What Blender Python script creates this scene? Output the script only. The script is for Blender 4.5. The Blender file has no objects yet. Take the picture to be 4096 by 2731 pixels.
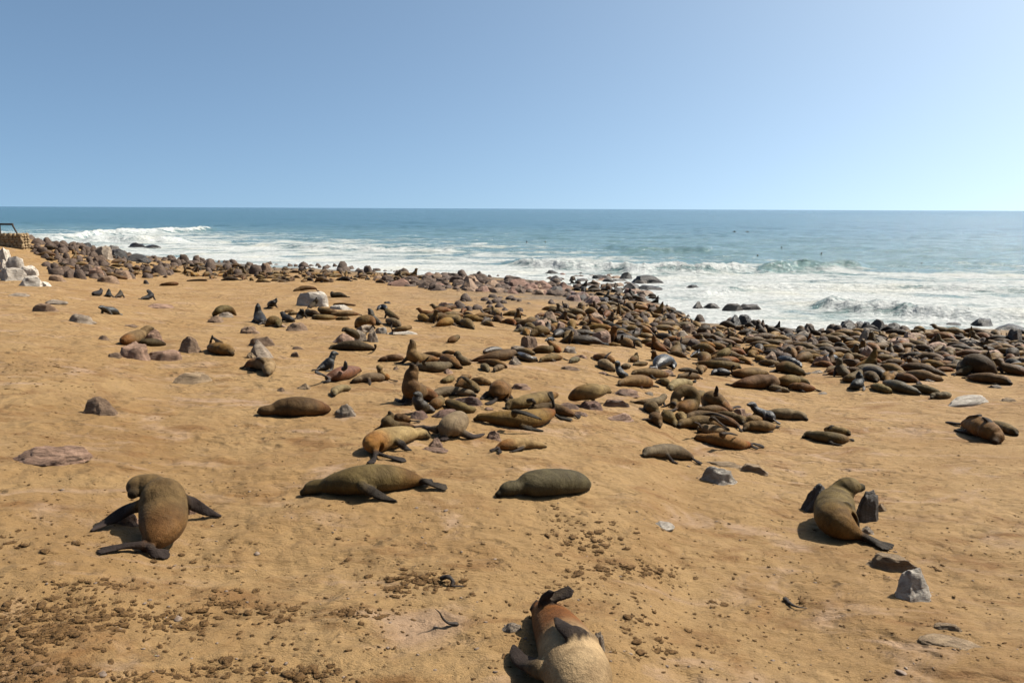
import bpy, bmesh, math, random
import numpy as np
from mathutils import Vector, Matrix, kdtree

# ------------------------------------------------------------------ camera, sky, sun, exposure
scene = bpy.context.scene
col = scene.collection
W_PX, H_PX = 1024.0, 682.0
FPX = 720.0                      # focal length in pixels at 1024 wide
ZC = 6.8                         # camera height above the sea
PITCH, ROLL = math.radians(10.45), math.radians(0.25)
RM = Matrix.Rotation(math.pi / 2 - PITCH, 3, 'X') @ Matrix.Rotation(ROLL, 3, 'Z')
cd = bpy.data.cameras.new('camera'); cam = bpy.data.objects.new('camera', cd); col.objects.link(cam)
cd.sensor_width = 36.0; cd.lens = 36.0 * FPX / W_PX; cd.clip_start = 0.1; cd.clip_end = 60000
cam.matrix_world = Matrix.Translation((0, 0, ZC)) @ RM.to_4x4()
scene.camera = cam

SUN_AZ, SUN_EL = math.radians(66), math.radians(50)
S = Vector((math.sin(SUN_AZ) * math.cos(SUN_EL), math.cos(SUN_AZ) * math.cos(SUN_EL), math.sin(SUN_EL)))
world = bpy.data.worlds.new('World'); scene.world = world; world.use_nodes = True
wn = world.node_tree; wn.nodes.clear()
sky = wn.nodes.new('ShaderNodeTexSky'); sky.sky_type = 'NISHITA'; sky.sun_disc = False
sky.sun_elevation = SUN_EL; sky.sun_rotation = SUN_AZ
sky.altitude = 0; sky.air_density = 0.5; sky.dust_density = 1.9; sky.ozone_density = 6.0
bg = wn.nodes.new('ShaderNodeBackground'); bg.inputs['Strength'].default_value = 0.098
wo = wn.nodes.new('ShaderNodeOutputWorld')
tint = wn.nodes.new('ShaderNodeMix'); tint.data_type = 'RGBA'; tint.blend_type = 'MULTIPLY'; tint.inputs['Factor'].default_value = 1.0
tint.inputs['B'].default_value = (1.20, 1.20, 0.95, 1)
tc = wn.nodes.new('ShaderNodeTexCoord'); sx = wn.nodes.new('ShaderNodeSeparateXYZ'); cx = wn.nodes.new('ShaderNodeCombineXYZ')
mz = wn.nodes.new('ShaderNodeMath'); mz.operation = 'MAXIMUM'; mz.inputs[1].default_value = 0.0
ma = wn.nodes.new('ShaderNodeMath'); ma.operation = 'MULTIPLY_ADD'; ma.inputs[1].default_value = 0.85; ma.inputs[2].default_value = 0.115   # sky lookup lifted past the brown horizon band: even sky down to the horizon
wn.links.new(tc.outputs['Generated'], sx.inputs[0]); wn.links.new(sx.outputs[2], mz.inputs[0]); wn.links.new(mz.outputs[0], ma.inputs[0])
wn.links.new(sx.outputs[0], cx.inputs[0]); wn.links.new(sx.outputs[1], cx.inputs[1]); wn.links.new(ma.outputs[0], cx.inputs[2]); wn.links.new(cx.outputs[0], sky.inputs['Vector'])
wn.links.new(sky.outputs[0], tint.inputs['A']); wn.links.new(tint.outputs['Result'], bg.inputs['Color']); wn.links.new(bg.outputs[0], wo.inputs['Surface'])
sl = bpy.data.lights.new('sun', 'SUN'); sl.energy = 5.0; sl.angle = math.radians(0.53); sl.color = (1.0, 0.94, 0.84)
so = bpy.data.objects.new('sun', sl); col.objects.link(so)
so.rotation_euler = S.to_track_quat('Z', 'Y').to_euler(); so.location = (60, 30, 80)
vs = scene.view_settings; vs.view_transform = 'Standard'; vs.look = 'None'; vs.gamma = 1.0; vs.use_curve_mapping = False
vs.exposure = 1.0
scene.cycles.use_denoising = True
scene.cycles.max_bounces = 6; scene.cycles.diffuse_bounces = 3; scene.cycles.glossy_bounces = 3

rng = np.random.default_rng(7); random.seed(7)

# ------------------------------------------------------------------ noise, pixels, ground shape
def _hash(ix, iy, s):
    h = (ix.astype(np.int64) * 374761393 + iy.astype(np.int64) * 668265263 + s * 974711) & 0x7fffffff
    h = ((h ^ (h >> 13)) * 1274126177) & 0x7fffffff
    return ((h ^ (h >> 16)) & 0xffff) / 65535.0 * 2 * np.pi
def pnoise(x, y, s=0):
    x = np.asarray(x, float); y = np.asarray(y, float)
    ix = np.floor(x); iy = np.floor(y); fx = x - ix; fy = y - iy
    ux = fx * fx * fx * (fx * (fx * 6 - 15) + 10); uy = fy * fy * fy * (fy * (fy * 6 - 15) + 10)
    def g(dx, dy):
        a = _hash(ix + dx, iy + dy, s)
        return np.cos(a) * (fx - dx) + np.sin(a) * (fy - dy)
    return 1.4 * ((g(0, 0) * (1 - ux) + g(1, 0) * ux) * (1 - uy) + (g(0, 1) * (1 - ux) + g(1, 1) * ux) * uy)
def fbm(x, y, o=4, s=0, gain=.5):
    r = 0; a = 1.0
    for i in range(o):
        r = r + a * pnoise(x, y, s + i * 17); x = x * 2.03 + 3.1; y = y * 2.03 + 1.7; a *= gain
    return r
def sstep(a, b, x):
    t = np.clip((x - a) / (b - a), 0, 1); return t * t * (3 - 2 * t)

RMn = np.array(RM)
def ray(px, py):                 # px, py in pixels of the 4096 wide photograph
    X = (px / 4.0 - 512.0) / FPX; Y = -(py * 682.0 / 2731.0 - 341.0) / FPX
    d = RMn @ np.array([X, Y, -1.0]); return d / np.linalg.norm(d)
def at_z(px, py, z):
    d = ray(px, py); t = (z - ZC) / d[2]; return d * t + np.array([0, 0, ZC])
K = 4096 / 2352.0                # photograph shown 2352 wide -> 4096
# waterline: bearing -> distance, read off the photograph at sea level
SHORE = [(-120, 545), (0, 548), (60, 553), (200, 570), (330, 598), (600, 611), (900, 622), (1150, 632), (1330, 650),
         (1480, 676), (1590, 722), (1850, 752), (2100, 748), (2352, 748)]
_sp = np.array([at_z(a * K, b * K, 0.0) for a, b in SHORE])
_th = np.degrees(np.arctan2(_sp[:, 0], _sp[:, 1])); _ds = np.hypot(_sp[:, 0], _sp[:, 1])
TH = np.concatenate([[-180, -110, -75, -50], _th, [45, 60, 80, 110, 180]])
DS = np.concatenate([[500, 420, 260, 170], _ds, [62, 95, 200, 420, 500]])
_tt = np.linspace(-180, 180, 1441); _dd = np.interp(_tt, TH, DS)
_k = np.exp(-0.5 * (np.arange(-9, 10) / 3.5) ** 2); _k /= _k.sum()
_dd = np.convolve(np.pad(_dd, 9, mode='wrap'), _k, 'valid')
def shore_d(theta): return np.interp(theta, _tt, _dd)
HILL = at_z(30 * K, 566 * K, 2.6)
def ground(x, y):
    x = np.asarray(x, float); y = np.asarray(y, float)
    d = np.hypot(x, y); th = np.degrees(np.arctan2(x, y)); D = shore_d(th)
    D = D + 2.2 * pnoise(x * .11, y * .11, 41) * sstep(8, 30, d) + 1.2 * pnoise(x * .3, y * .3, 43) * sstep(8, 30, d)
    t = d / D
    u = np.clip(1 - t, 0, 1)
    z = 3.95 * u ** 1.73 + 0.25 * u
    z = np.where(t > 1, -np.clip((d - D) * .07, 0, 4.0), z)
    q = ((x - HILL[0]) / 11.0) ** 2 + ((y - HILL[1]) / 16.0) ** 2
    z = z + 2.2 * np.exp(-q)
    land = sstep(0.0, 0.25, u)
    z = z + land * (0.10 * pnoise(x * .22, y * .22, 3) + 0.045 * pnoise(x * .7, y * .7, 5))
    near = sstep(40, 12, d)
    n = pnoise(x * 2.1, y * 2.6, 9)
    z = z + land * near * (0.026 * n + 0.016 * pnoise(x * 6, y * 7.5, 11) + 0.007 * pnoise(x * 17, y * 19, 13))
    return z
def gz(x, y): return float(ground(x, y))
def hit(px, py, h=0.0):          # point h metres above the ground seen through that pixel
    d = ray(px, py); o = np.array([0, 0, ZC])
    P = o + TS[:, None] * d; f = P[:, 2] - ground(P[:, 0], P[:, 1]) - h
    i = int(np.argmax(f < 0)) if (f < 0).any() else len(TS) - 1
    i = max(i, 1); lo, hi, a, b = TS[i - 1], TS[i], f[i - 1], f[i]
    for _ in range(2):
        t = np.linspace(lo, hi, 12); P = o + t[:, None] * d; f = P[:, 2] - ground(P[:, 0], P[:, 1]) - h
        i = max(int(np.argmax(f < 0)) if (f < 0).any() else 11, 1); lo, hi, a, b = t[i - 1], t[i], f[i - 1], f[i]
    t = lo + (hi - lo) * a / (a - b + 1e-12)
    return o + t * d
TS = np.concatenate([np.geomspace(2, 60, 130), np.geomspace(60.5, 400, 90)])
def slant(P): return float(np.linalg.norm(np.asarray(P) - np.array([0, 0, ZC])))

VIEWS = {'A': (1300, 1350, 2.24), 'B': (2300, 1400, 2.352), 'C': (900, 950, 2.24), 'D': (1800, 950, 2.24),
         'E': (2700, 1050, 3.136), 'F': (3396, 1050, 3.136), 'G': (0, 750, 2.24), 'HL': (200, 1800, 2.851),
         'HM': (1100, 1800, 1.68), 'HB': (1950, 2280, 3.36), 'HR': (3100, 1850, 2.413), 'R': (3100, 1480, 2.3614),
         'L': (0, 1400, 2.138), 'W': (0, 900, 5.88), 'BL': (0, 2100, 2.352), 'BM': (1300, 2050, 1.68),
         'BR': (3000, 2200, 2.146), 'M': (0, 0, 1 / K)}
def vpx(v, x, y): a, b, s = VIEWS[v]; return a + x / s, b + y / s
def mpp(v, P): return slant(P) / FPX / 4.0 / VIEWS[v][2]      # metres per view pixel at P

# ------------------------------------------------------------------ object helpers
def mesh_np(name, V, Fc):
    me = bpy.data.meshes.new(name); V = np.asarray(V, np.float32); Fc = np.asarray(Fc, np.int32)
    n = Fc.shape[1]
    me.vertices.add(len(V)); me.vertices.foreach_set('co', V.ravel())
    me.loops.add(Fc.size); me.loops.foreach_set('vertex_index', Fc.ravel())
    me.polygons.add(len(Fc)); me.polygons.foreach_set('loop_start', np.arange(0, Fc.size, n, dtype=np.int32))
    me.update(calc_edges=True); me.validate()
    return me
def smooth(me): me.polygons.foreach_set('use_smooth', np.ones(len(me.polygons), bool)); me.update()
def link(name, me, mat=None, parent=None, loc=None):
    o = bpy.data.objects.new(name, me); col.objects.link(o)
    if mat and me is not None and not me.materials: me.materials.append(mat)
    if parent: o.parent = parent
    if loc is not None: o.location = loc
    return o
def tag(o, label=None, cat=None, group=None, kind=None):
    if label: o['label'] = label
    if cat: o['category'] = cat
    if group: o['group'] = group
    if kind: o['kind'] = kind
    return o
def fattr(me, name, vals):
    a = me.attributes.new(name, 'FLOAT', 'POINT'); a.data.foreach_set('value', np.asarray(vals, np.float32))
def cattr(me, name, C):
    a = me.color_attributes.new(name, 'FLOAT_COLOR', 'POINT')
    C4 = np.ones((len(C), 4), np.float32); C4[:, :3] = C; a.data.foreach_set('color', C4.ravel())

# ------------------------------------------------------------------ materials
class NT:
    def __init__(s, name):
        s.m = bpy.data.materials.new(name); s.m.use_nodes = True; s.t = s.m.node_tree; s.t.nodes.clear()
        s.out = s.n('ShaderNodeOutputMaterial'); s.b = s.n('ShaderNodeBsdfPrincipled')
        s.l(s.b.outputs[0], s.out.inputs['Surface'])
    def n(s, t, **k):
        x = s.t.nodes.new(t)
        for a, b in k.items(): setattr(x, a, b)
        return x
    def l(s, a, b): s.t.links.new(a, b)
    def set(s, sock, v):
        if hasattr(v, 'links') or isinstance(v, bpy.types.NodeSocket): s.l(v, sock)
        else: sock.default_value = v
    def noise(s, scale, detail=4, rough=.55, vec=None, dist=0.0):
        x = s.n('ShaderNodeTexNoise'); x.inputs['Scale'].default_value = scale; x.inputs['Detail'].default_value = detail
        x.inputs['Roughness'].default_value = rough; x.inputs['Distortion'].default_value = dist
        if vec is not None: s.l(vec, x.inputs['Vector'])
        return x.outputs['Fac']
    def ramp(s, f, a, b):
        x = s.n('ShaderNodeMapRange', interpolation_type='SMOOTHSTEP'); s.l(f, x.inputs[0])
        x.inputs[1].default_value = a; x.inputs[2].default_value = b; return x.outputs[0]
    def mix(s, f, a, b, mode='MIX'):
        x = s.n('ShaderNodeMix', data_type='RGBA', blend_type=mode)
        s.set(x.inputs['Factor'], f); s.set(x.inputs['A'], a); s.set(x.inputs['B'], b); return x.outputs['Result']
    def math(s, op, a, b=0.0):
        x = s.n('ShaderNodeMath', operation=op); s.set(x.inputs[0], a); s.set(x.inputs[1], b); return x.outputs[0]
    def scl(s, vec, v):
        x = s.n('ShaderNodeVectorMath', operation='MULTIPLY'); s.l(vec, x.inputs[0]); x.inputs[1].default_value = v; return x.outputs[0]
    def bump(s, h, dist, strength=1.0, nrm=None):
        x = s.n('ShaderNodeBump'); x.inputs['Distance'].default_value = dist; x.inputs['Strength'].default_value = strength
        s.l(h, x.inputs['Height'])
        if nrm is not None: s.l(nrm, x.inputs['Normal'])
        return x.outputs[0]
    def attr(s, name): x = s.n('ShaderNodeAttribute'); x.attribute_name = name; return x
    def pos(s): return s.n('ShaderNodeNewGeometry').outputs['Position']
    def obj(s): return s.n('ShaderNodeTexCoord').outputs['Object']
c4 = lambda r, g, b: (r, g, b, 1.0)

def mat_sand():
    t = NT('sand'); P = t.pos()
    st = t.scl(P, (0.8, 1.5, 1.0))
    a = t.ramp(t.noise(.35, 6, .65, P, .6), .34, .62)
    c = t.mix(a, c4(0.1867, 0.1151, 0.0472), c4(0.2240, 0.1479, 0.0673))
    b = t.ramp(t.noise(1.1, 6, .65, st, .6), .50, .70)
    c = t.mix(t.math('MULTIPLY', b, .95), c, c4(0.1381, 0.0729, 0.0252))
    e = t.ramp(t.noise(.6, 6, .65, t.scl(P, (1.0, 1.7, 1.0)), 1.2), .52, .70)
    c = t.mix(t.math('MULTIPLY', e, .80), c, c4(0.2565, 0.1804, 0.1218))
    g = t.ramp(t.noise(9, 5, .7, st), .56, .72)
    c = t.mix(t.math('MULTIPLY', g, .50), c, c4(0.0933, 0.0495, 0.0176))
    k = t.ramp(t.noise(38, 3, .6, t.scl(P, (.6, 1.6, 1))), .62, .72)
    c = t.mix(t.math('MULTIPLY', k, .6), c, c4(0.0598, 0.0313, 0.0113))
    f = t.noise(260, 2, .5, P)
    c = t.mix(.22, c, t.mix(f, c4(.2, .12, .05), c4(.95, .75, .5)), 'OVERLAY')
    w = t.attr('wet').outputs['Fac']
    c = t.mix(w, c, c4(0.0680, 0.0573, 0.0446))
    t.set(t.b.inputs['Base Color'], c)
    t.set(t.b.inputs['Roughness'], t.math('SUBTRACT', .92, t.math('MULTIPLY', w, .45)))
    t.b.inputs['Specular IOR Level'].default_value = .25
    n1 = t.bump(t.noise(4.5, 7, .7, st, .3), .16, .75)
    vo = t.n('ShaderNodeTexVoronoi'); vo.inputs['Scale'].default_value = 2.3; vo.inputs['Randomness'].default_value = 1.0
    ad = t.n('ShaderNodeVectorMath', operation='ADD'); nz = t.n('ShaderNodeTexNoise'); nz.inputs['Scale'].default_value = 3.0; nz.inputs['Detail'].default_value = 4
    t.l(P, nz.inputs['Vector']); t.l(t.scl(P, (1.0, 1.4, 1.0)), ad.inputs[0]); t.l(t.scl(nz.outputs['Color'], (.5, .5, .5)), ad.inputs[1]); t.l(ad.outputs[0], vo.inputs['Vector'])
    pit = t.math('MULTIPLY', t.ramp(vo.outputs['Distance'], .05, .42), t.ramp(t.noise(.5, 4, .6, P), .42, .62))
    n1 = t.bump(pit, .10, .9, n1)
    n2 = t.bump(t.noise(60, 4, .7, P), .012, .8, n1)
    t.l(n2, t.b.inputs['Normal']); return t.m
def mat_rock():
    t = NT('rock'); O = t.obj(); oi = t.n('ShaderNodeObjectInfo')
    v = t.n('ShaderNodeVectorMath', operation='ADD'); t.l(O, v.inputs[0])
    cb = t.n('ShaderNodeCombineXYZ'); r = t.math('MULTIPLY', oi.outputs['Random'], 37.0)
    t.l(r, cb.inputs[0]); t.l(r, cb.inputs[2]); t.l(cb.outputs[0], v.inputs[1]); V = v.outputs[0]
    a = t.ramp(t.noise(2.2, 6, .65, V, .5), .35, .68)
    c = t.mix(a, c4(.62, .58, .56), c4(1.25, 1.22, 1.2))
    b = t.ramp(t.noise(6, 6, .7, t.scl(V, (1, 1, 3.0))), .5, .68)
    c = t.mix(t.math('MULTIPLY', b, .55), c, c4(.55, .40, .33))
    s2 = t.ramp(t.noise(16, 4, .7, V), .56, .70)
    c = t.mix(t.math('MULTIPLY', s2, .5), c, c4(1.5, 1.45, 1.38))
    c = t.mix(1.0, c, oi.outputs['Color'], 'MULTIPLY')
    # blown sand lying on the flatter tops and foot
    t.set(t.b.inputs['Base Color'], c); t.b.inputs['Specular IOR Level'].default_value = .3
    t.set(t.b.inputs['Roughness'], t.math('SUBTRACT', .82, t.math('MULTIPLY', oi.outputs['Alpha'], .60)))
    n1 = t.bump(t.noise(4.5, 8, .72, t.scl(V, (1, 1, 1.8)), .4), .14, .8)
    n2 = t.bump(t.noise(24, 5, .7, V), .03, .7, n1)
    t.l(n2, t.b.inputs['Normal']); return t.m
def mat_seal():
    t = NT('seal_fur'); P = t.obj(); oi = t.n('ShaderNodeObjectInfo')
    c = t.attr('Col').outputs['Color']
    c = t.mix(1.0, c, oi.outputs['Color'], 'MULTIPLY')
    a = t.noise(5, 5, .65, P)
    c = t.mix(.7, c, t.mix(t.ramp(a, .3, .72), c4(.28, .24, .2), c4(.78, .76, .72)), 'OVERLAY')
    g = t.noise(110, 3, .7, t.scl(P, (1, 1, .45)))
    c = t.mix(.25, c, t.mix(t.ramp(g, .3, .7), c4(.22, .2, .18), c4(.82, .8, .75)), 'OVERLAY')
    wet = oi.outputs['Alpha']
    dust = t.math('MULTIPLY', t.ramp(t.noise(2.6, 6, .7, P, .5), .54, .72), t.math('MULTIPLY', t.math('SUBTRACT', 1.0, wet), .38))
    c = t.mix(dust, c, t.mix(.5, c, c4(.21, .15, .085)))
    c = t.mix(t.math('MULTIPLY', t.ramp(t.noise(3.4, 5, .7, P, .8), .58, .74), .5), c, c4(.022, .016, .010))
    t.set(t.b.inputs['Base Color'], c)
    t.set(t.b.inputs['Roughness'], t.math('SUBTRACT', .66, t.math('MULTIPLY', wet, .38)))
    t.set(t.b.inputs['Specular IOR Level'], t.math('ADD', .09, t.math('MULTIPLY', wet, .5)))
    t.set(t.b.inputs['Sheen Weight'], t.math('MULTIPLY', t.math('SUBTRACT', 1.0, wet), .02))
    t.b.inputs['Sheen Roughness'].default_value = .35; t.b.inputs['Sheen Tint'].default_value = c4(1, .88, .66)
    n0 = t.bump(t.noise(3.2, 4, .55, P, .6), .10, .5)
    n1 = t.bump(t.noise(11, 5, .65, P), .03, .5, n0)
    n2 = t.bump(g, .010, .8, n1)
    t.l(n2, t.b.inputs['Normal']); return t.m
def mat_sea():
    t = NT('sea_water'); P = t.pos()
    foam = t.attr('foam').outputs['Fac']
    Q = t.scl(P, (.45, 1.0, 1.0))
    w = t.mix(t.attr('shallow').outputs['Fac'], c4(.012, .060, .074), c4(.058, .112, .105))
    n = t.math('ADD', t.math('MULTIPLY', t.noise(.16, 8, .66, Q, 1.2), .62), t.math('MULTIPLY', t.noise(.9, 6, .7, Q, .8), .38))
    th = t.math('SUBTRACT', .80, t.math('MULTIPLY', foam, .41))
    d = t.math('SUBTRACT', n, th)
    f = t.ramp(d, -.03, .10)
    milky = t.ramp(d, -.22, .02)
    w2 = t.mix(t.math('MULTIPLY', milky, .55), w, c4(.13, .20, .20))
    fc = t.mix(t.ramp(t.noise(2.2, 6, .7, P), .35, .65), c4(.42, .45, .45), c4(.72, .73, .71))
    fc = t.mix(t.math('MULTIPLY', t.ramp(t.noise(.12, 3, .5, P), .5, .7), .5), fc, c4(.66, .64, .54))
    c = t.mix(f, w2, fc)
    t.set(t.b.inputs['Base Color'], c)
    t.set(t.b.inputs['Roughness'], t.math('ADD', .12, t.math('MULTIPLY', f, .7)))
    t.b.inputs['IOR'].default_value = 1.33; t.b.inputs['Specular IOR Level'].default_value = .38
    n1 = t.bump(t.noise(.16, 5, .6, Q), 3.2, .9)
    n2 = t.bump(t.noise(1.1, 6, .68, Q), .55, .8, n1)
    n3 = t.bump(t.math('MULTIPLY', f, t.noise(3.0, 5, .7, P)), .5, .8, n2)
    t.l(n3, t.b.inputs['Normal'])
    tr = t.n('ShaderNodeBsdfTranslucent'); t.l(fc, tr.inputs['Color']); mx = t.n('ShaderNodeMixShader')
    t.l(t.math('MULTIPLY', f, .25), mx.inputs[0]); t.l(t.b.outputs[0], mx.inputs[1]); t.l(tr.outputs[0], mx.inputs[2])
    t.l(mx.outputs[0], t.out.inputs['Surface']); return t.m
def mat_plain(name, c1, c2, scale, rough=.85, bumpd=.02, stretch=(1, 1, 1)):
    t = NT(name); O = t.scl(t.obj(), stretch)
    t.set(t.b.inputs['Base Color'], t.mix(t.ramp(t.noise(scale, 5, .65, O), .3, .7), c4(*c1), c4(*c2)))
    t.b.inputs['Roughness'].default_value = rough; t.b.inputs['Specular IOR Level'].default_value = .2
    t.l(t.bump(t.noise(scale * 2, 5, .7, O), bumpd, .8), t.b.inputs['Normal']); return t.m
M_SAND, M_ROCK, M_SEAL, M_SEA = mat_sand(), mat_rock(), mat_seal(), mat_sea()

# ------------------------------------------------------------------ ground
def polar(angs, rads):
    A, R_ = np.meshgrid(angs, rads); x = R_ * np.sin(A); y = R_ * np.cos(A); na = len(angs); nr = len(rads)
    i = np.arange((nr - 1) * na).reshape(nr - 1, na)[:, :-1].ravel()
    return x.ravel(), y.ravel(), np.stack([i, i + 1, i + 1 + na, i + na], 1)
rad = math.radians
angs = np.concatenate([np.linspace(-180, -52, 40), np.linspace(-48, -37.2, 24), np.linspace(-37, 37, 620), np.linspace(37.5, 48, 24), np.linspace(52, 180, 40)])
_b = np.linspace(math.atan(3.0 / 3.2), math.atan(6.7 / 170), 420)
rads = np.concatenate([[.02, .8, 1.6, 2.4, 3.0], 3.3 * np.geomspace(1, 150 / 3.3, 430), [165, 190, 230, 300, 450, 800]])
x, y, Fq = polar(np.radians(angs), rads)
z = ground(x, y)
gm = mesh_np('ground', np.stack([x, y, z], 1), Fq[:, ::-1]); smooth(gm)
dd = np.hypot(x, y); Dsv = shore_d(np.degrees(np.arctan2(x, y)))
w = sstep(.88, 1.0, dd / Dsv + .05 * pnoise(x * .2, y * .2, 77))
rp = at_z(1290 * K, 690 * K, 0.3)
w = np.maximum(w, .75 * np.exp(-(((x - rp[0]) / 8) ** 2 + ((y - rp[1]) / 6) ** 2)) * sstep(-.4, .4, pnoise(x * .3, y * .3, 5) + .3))
fattr(gm, 'wet', np.clip(w, 0, 1) * .9)
tag(link('sand_ground', gm, M_SAND), kind='structure')

# ------------------------------------------------------------------ sea
FX = [0, 400, 800, 1200, 1600, 2000, 2352]
FY = [470, 485, 505, 520, 535, 555, 580, 600, 620, 650, 700, 760]
FT = np.array([[.02] * 7, [.06] * 7, [.16, .14, .12, .12, .14, .12, .14], [.40, .42, .22, .22, .20, .20, .22],
               [.78, .80, .50, .42, .30, .26, .30], [.92, .88, .72, .55, .36, .28, .34], [.95, .93, .88, .74, .50, .36, .38],
               [.95, .95, .93, .86, .70, .50, .46], [1, 1, .97, .95, .90, .78, .70], [1, 1, 1, 1, .97, .94, .92],
               [1, 1, 1, 1, 1, 1, 1], [1] * 7])
def to_px(x, y, z):
    p = np.stack([x, y, z - ZC], 0); q = RMn.T @ p
    return (512 + FPX * q[0] / -q[2]) * 2352 / 1024, (341 - FPX * q[1] / -q[2]) * 1568 / 682
angs = np.concatenate([np.linspace(-75, -39, 40), np.linspace(-38, 38, 640), np.linspace(39, 75, 40)])
dep = np.linspace(6.8 / 30, 6.8 / 480, 380)
rads = np.concatenate([6.8 / dep, np.geomspace(490, 40000, 40)])
x, y, Fq = polar(np.radians(angs), rads)
th = np.degrees(np.arctan2(x, y)); d = np.hypot(x, y); D = shore_d(th)
off = d - D
px, py = to_px(x, y, np.zeros_like(x))
ix = np.clip(np.interp(px, FX, np.arange(7)), 0, 5.999); iy = np.clip(np.interp(py, FY, np.arange(len(FY))), 0, len(FY) - 1.001)
i0 = ix.astype(int); j0 = iy.astype(int); fx = ix - i0; fy = iy - j0
foam = (FT[j0, i0] * (1 - fx) + FT[j0, i0 + 1] * fx) * (1 - fy) + (FT[j0 + 1, i0] * (1 - fx) + FT[j0 + 1, i0 + 1] * fx) * fy
fade = sstep(1500, 200, d); amp = sstep(0, 60, off) * fade
z = amp * (.28 * fbm(x * .05, y * .11, 4, 61) + .12 * fbm(x * .25, y * .5, 3, 67))
z += sstep(0, 10, off) * .05 * fbm(x * .8, y * 1.2, 3, 71) * sstep(160, 60, d)
# breakers and swells: (pixel line of the foot, height m, front width, back width, whiteness)
BR = [([(90, 556), (180, 549), (230, 540), (340, 536), (430, 533), (505, 527)], 1.25, 3.5, 10, 1.0),
      ([(190, 556), (300, 557), (440, 557)], 1.3, 3.0, 7, .45),
      ([(540, 565), (700, 571), (900, 575), (1100, 580)], .55, 2.0, 6, .5),
      ([(1150, 606), (1300, 621), (1450, 627), (1600, 628), (1760, 625)], .8, 1.5, 5.5, 1.0),
      ([(1740, 626), (1850, 622), (1990, 618)], 1.05, 2.2, 5, .25),
      ([(1380, 577), (1480, 578), (1640, 579)], 0.7, 5.5, 9, .05),
      ([(1560, 690), (1700, 668), (1860, 662), (2050, 664), (2352, 672), (2500, 676)], .35, .8, 3, .9),
      ([(1860, 706), (1950, 718), (2050, 727), (2133, 735), (2250, 741), (2352, 745), (2500, 748)], .75, .9, 4.0, 1.0)]
turb = np.zeros_like(x)
for line, h, wf, wb, wh in BR:
    Pl = np.array([at_z(a * K, b * K, 0) for a, b in line]); tl = np.degrees(np.arctan2(Pl[:, 0], Pl[:, 1])); dl = np.hypot(Pl[:, 0], Pl[:, 1])
    db = np.interp(th, tl, dl); L = tl[-1] - tl[0]
    tap = sstep(tl[0] - .04 * L, tl[0] + .12 * L, th) * sstep(tl[-1] + .04 * L, tl[-1] - .12 * L, th)
    wob = pnoise(th * .35, th * 0 + h, 5) * wf * 1.2 + pnoise(th * 1.7, d * .25, 6) * wf * .35
    s = d - db - wf * 1.3 + wob
    g = np.where(s < 0, np.exp(-(s / wf) ** 2), np.exp(-(s / wb) ** 2))
    hv = h * (.85 + .3 * pnoise(th * .8, d * 0 + 3.3 * h, 8))
    z += tap * hv * g
    zone = tap * wh * np.where(s < 0, np.exp(-(s / (wf * 1.3)) ** 2), np.exp(-(s / (wb * .8)) ** 2))
    foam = np.maximum(foam, np.clip(zone * 1.25, 0, 1.05)) if wh > .3 else np.maximum(foam * (1 - .75 * tap * g), zone * .6)
    turb = np.maximum(turb, zone * min(h, 1.6))
tn = fbm(x * 1.1, y * 1.1 + z * 1.1, 4, 90, .6)
tf = fbm(x * .35, y * .35, 3, 95, .6)
near = sstep(260, 60, d)
z += turb * (.26 * np.abs(tn) * near + .34 * np.abs(tf)) 
z = np.where(off < 6, z * sstep(-3, 6, off) + .02, z)
sm = mesh_np('sea', np.stack([x, y, z], 1), Fq[:, ::-1]); smooth(sm)
fattr(sm, 'foam', np.clip(foam, 0, 1.1)); fattr(sm, 'shallow', np.clip(sstep(260, 30, off), 0, 1))
tag(link('sea_water', sm, M_SEA), kind='structure')

# ------------------------------------------------------------------ seal builder
PAL = {  # back / belly and flank / hind end, bare flipper colour comes after
    'olive': ((.200, .150, .072), (.230, .155, .070), (.215, .118, .042)),
    'tan':   ((.430, .325, .170), (.440, .320, .165), (.370, .185, .055)),
    'pale':  ((.520, .440, .290), (.560, .480, .330), (.270, .125, .040)),
    'grey':  ((.250, .215, .145), (.250, .205, .135), (.210, .150, .080)),
    'brown': ((.125, .080, .038), (.130, .075, .030), (.120, .060, .022)),
    'rust':  ((.300, .180, .070), (.300, .150, .048), (.280, .105, .026)),
    'red':   ((.180, .075, .035), (.170, .060, .026), (.150, .055, .022)),
    'dark':  ((.070, .055, .034), (.065, .045, .025), (.060, .038, .018)),
    'black': ((.016, .015, .015), (.018, .016, .015), (.015, .013, .012))}
FLIP = np.array((.035, .027, .022))
def catmull(P, n):
    P = np.asarray(P, float); k = len(P)
    s = np.concatenate([[0], np.cumsum(np.maximum(np.linalg.norm(np.diff(P[:, :3], axis=0), axis=1), 1e-4))])
    m = np.zeros_like(P)
    for i in range(k):
        a, b = max(i - 1, 0), min(i + 1, k - 1); m[i] = (P[b] - P[a]) / (s[b] - s[a])
    u = np.linspace(0, s[-1], n); i = np.clip(np.searchsorted(s, u, 'right') - 1, 0, k - 2)
    h = (s[i + 1] - s[i])[:, None]; t = ((u - s[i]) / (s[i + 1] - s[i]))[:, None]
    return ((2 * t ** 3 - 3 * t ** 2 + 1) * P[i] + (t ** 3 - 2 * t ** 2 + t) * h * m[i]
            + (-2 * t ** 3 + 3 * t ** 2) * P[i + 1] + (t ** 3 - t ** 2) * h * m[i + 1])
def nrm(v): v = np.asarray(v, float); return v / (np.linalg.norm(v) + 1e-9)
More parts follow.
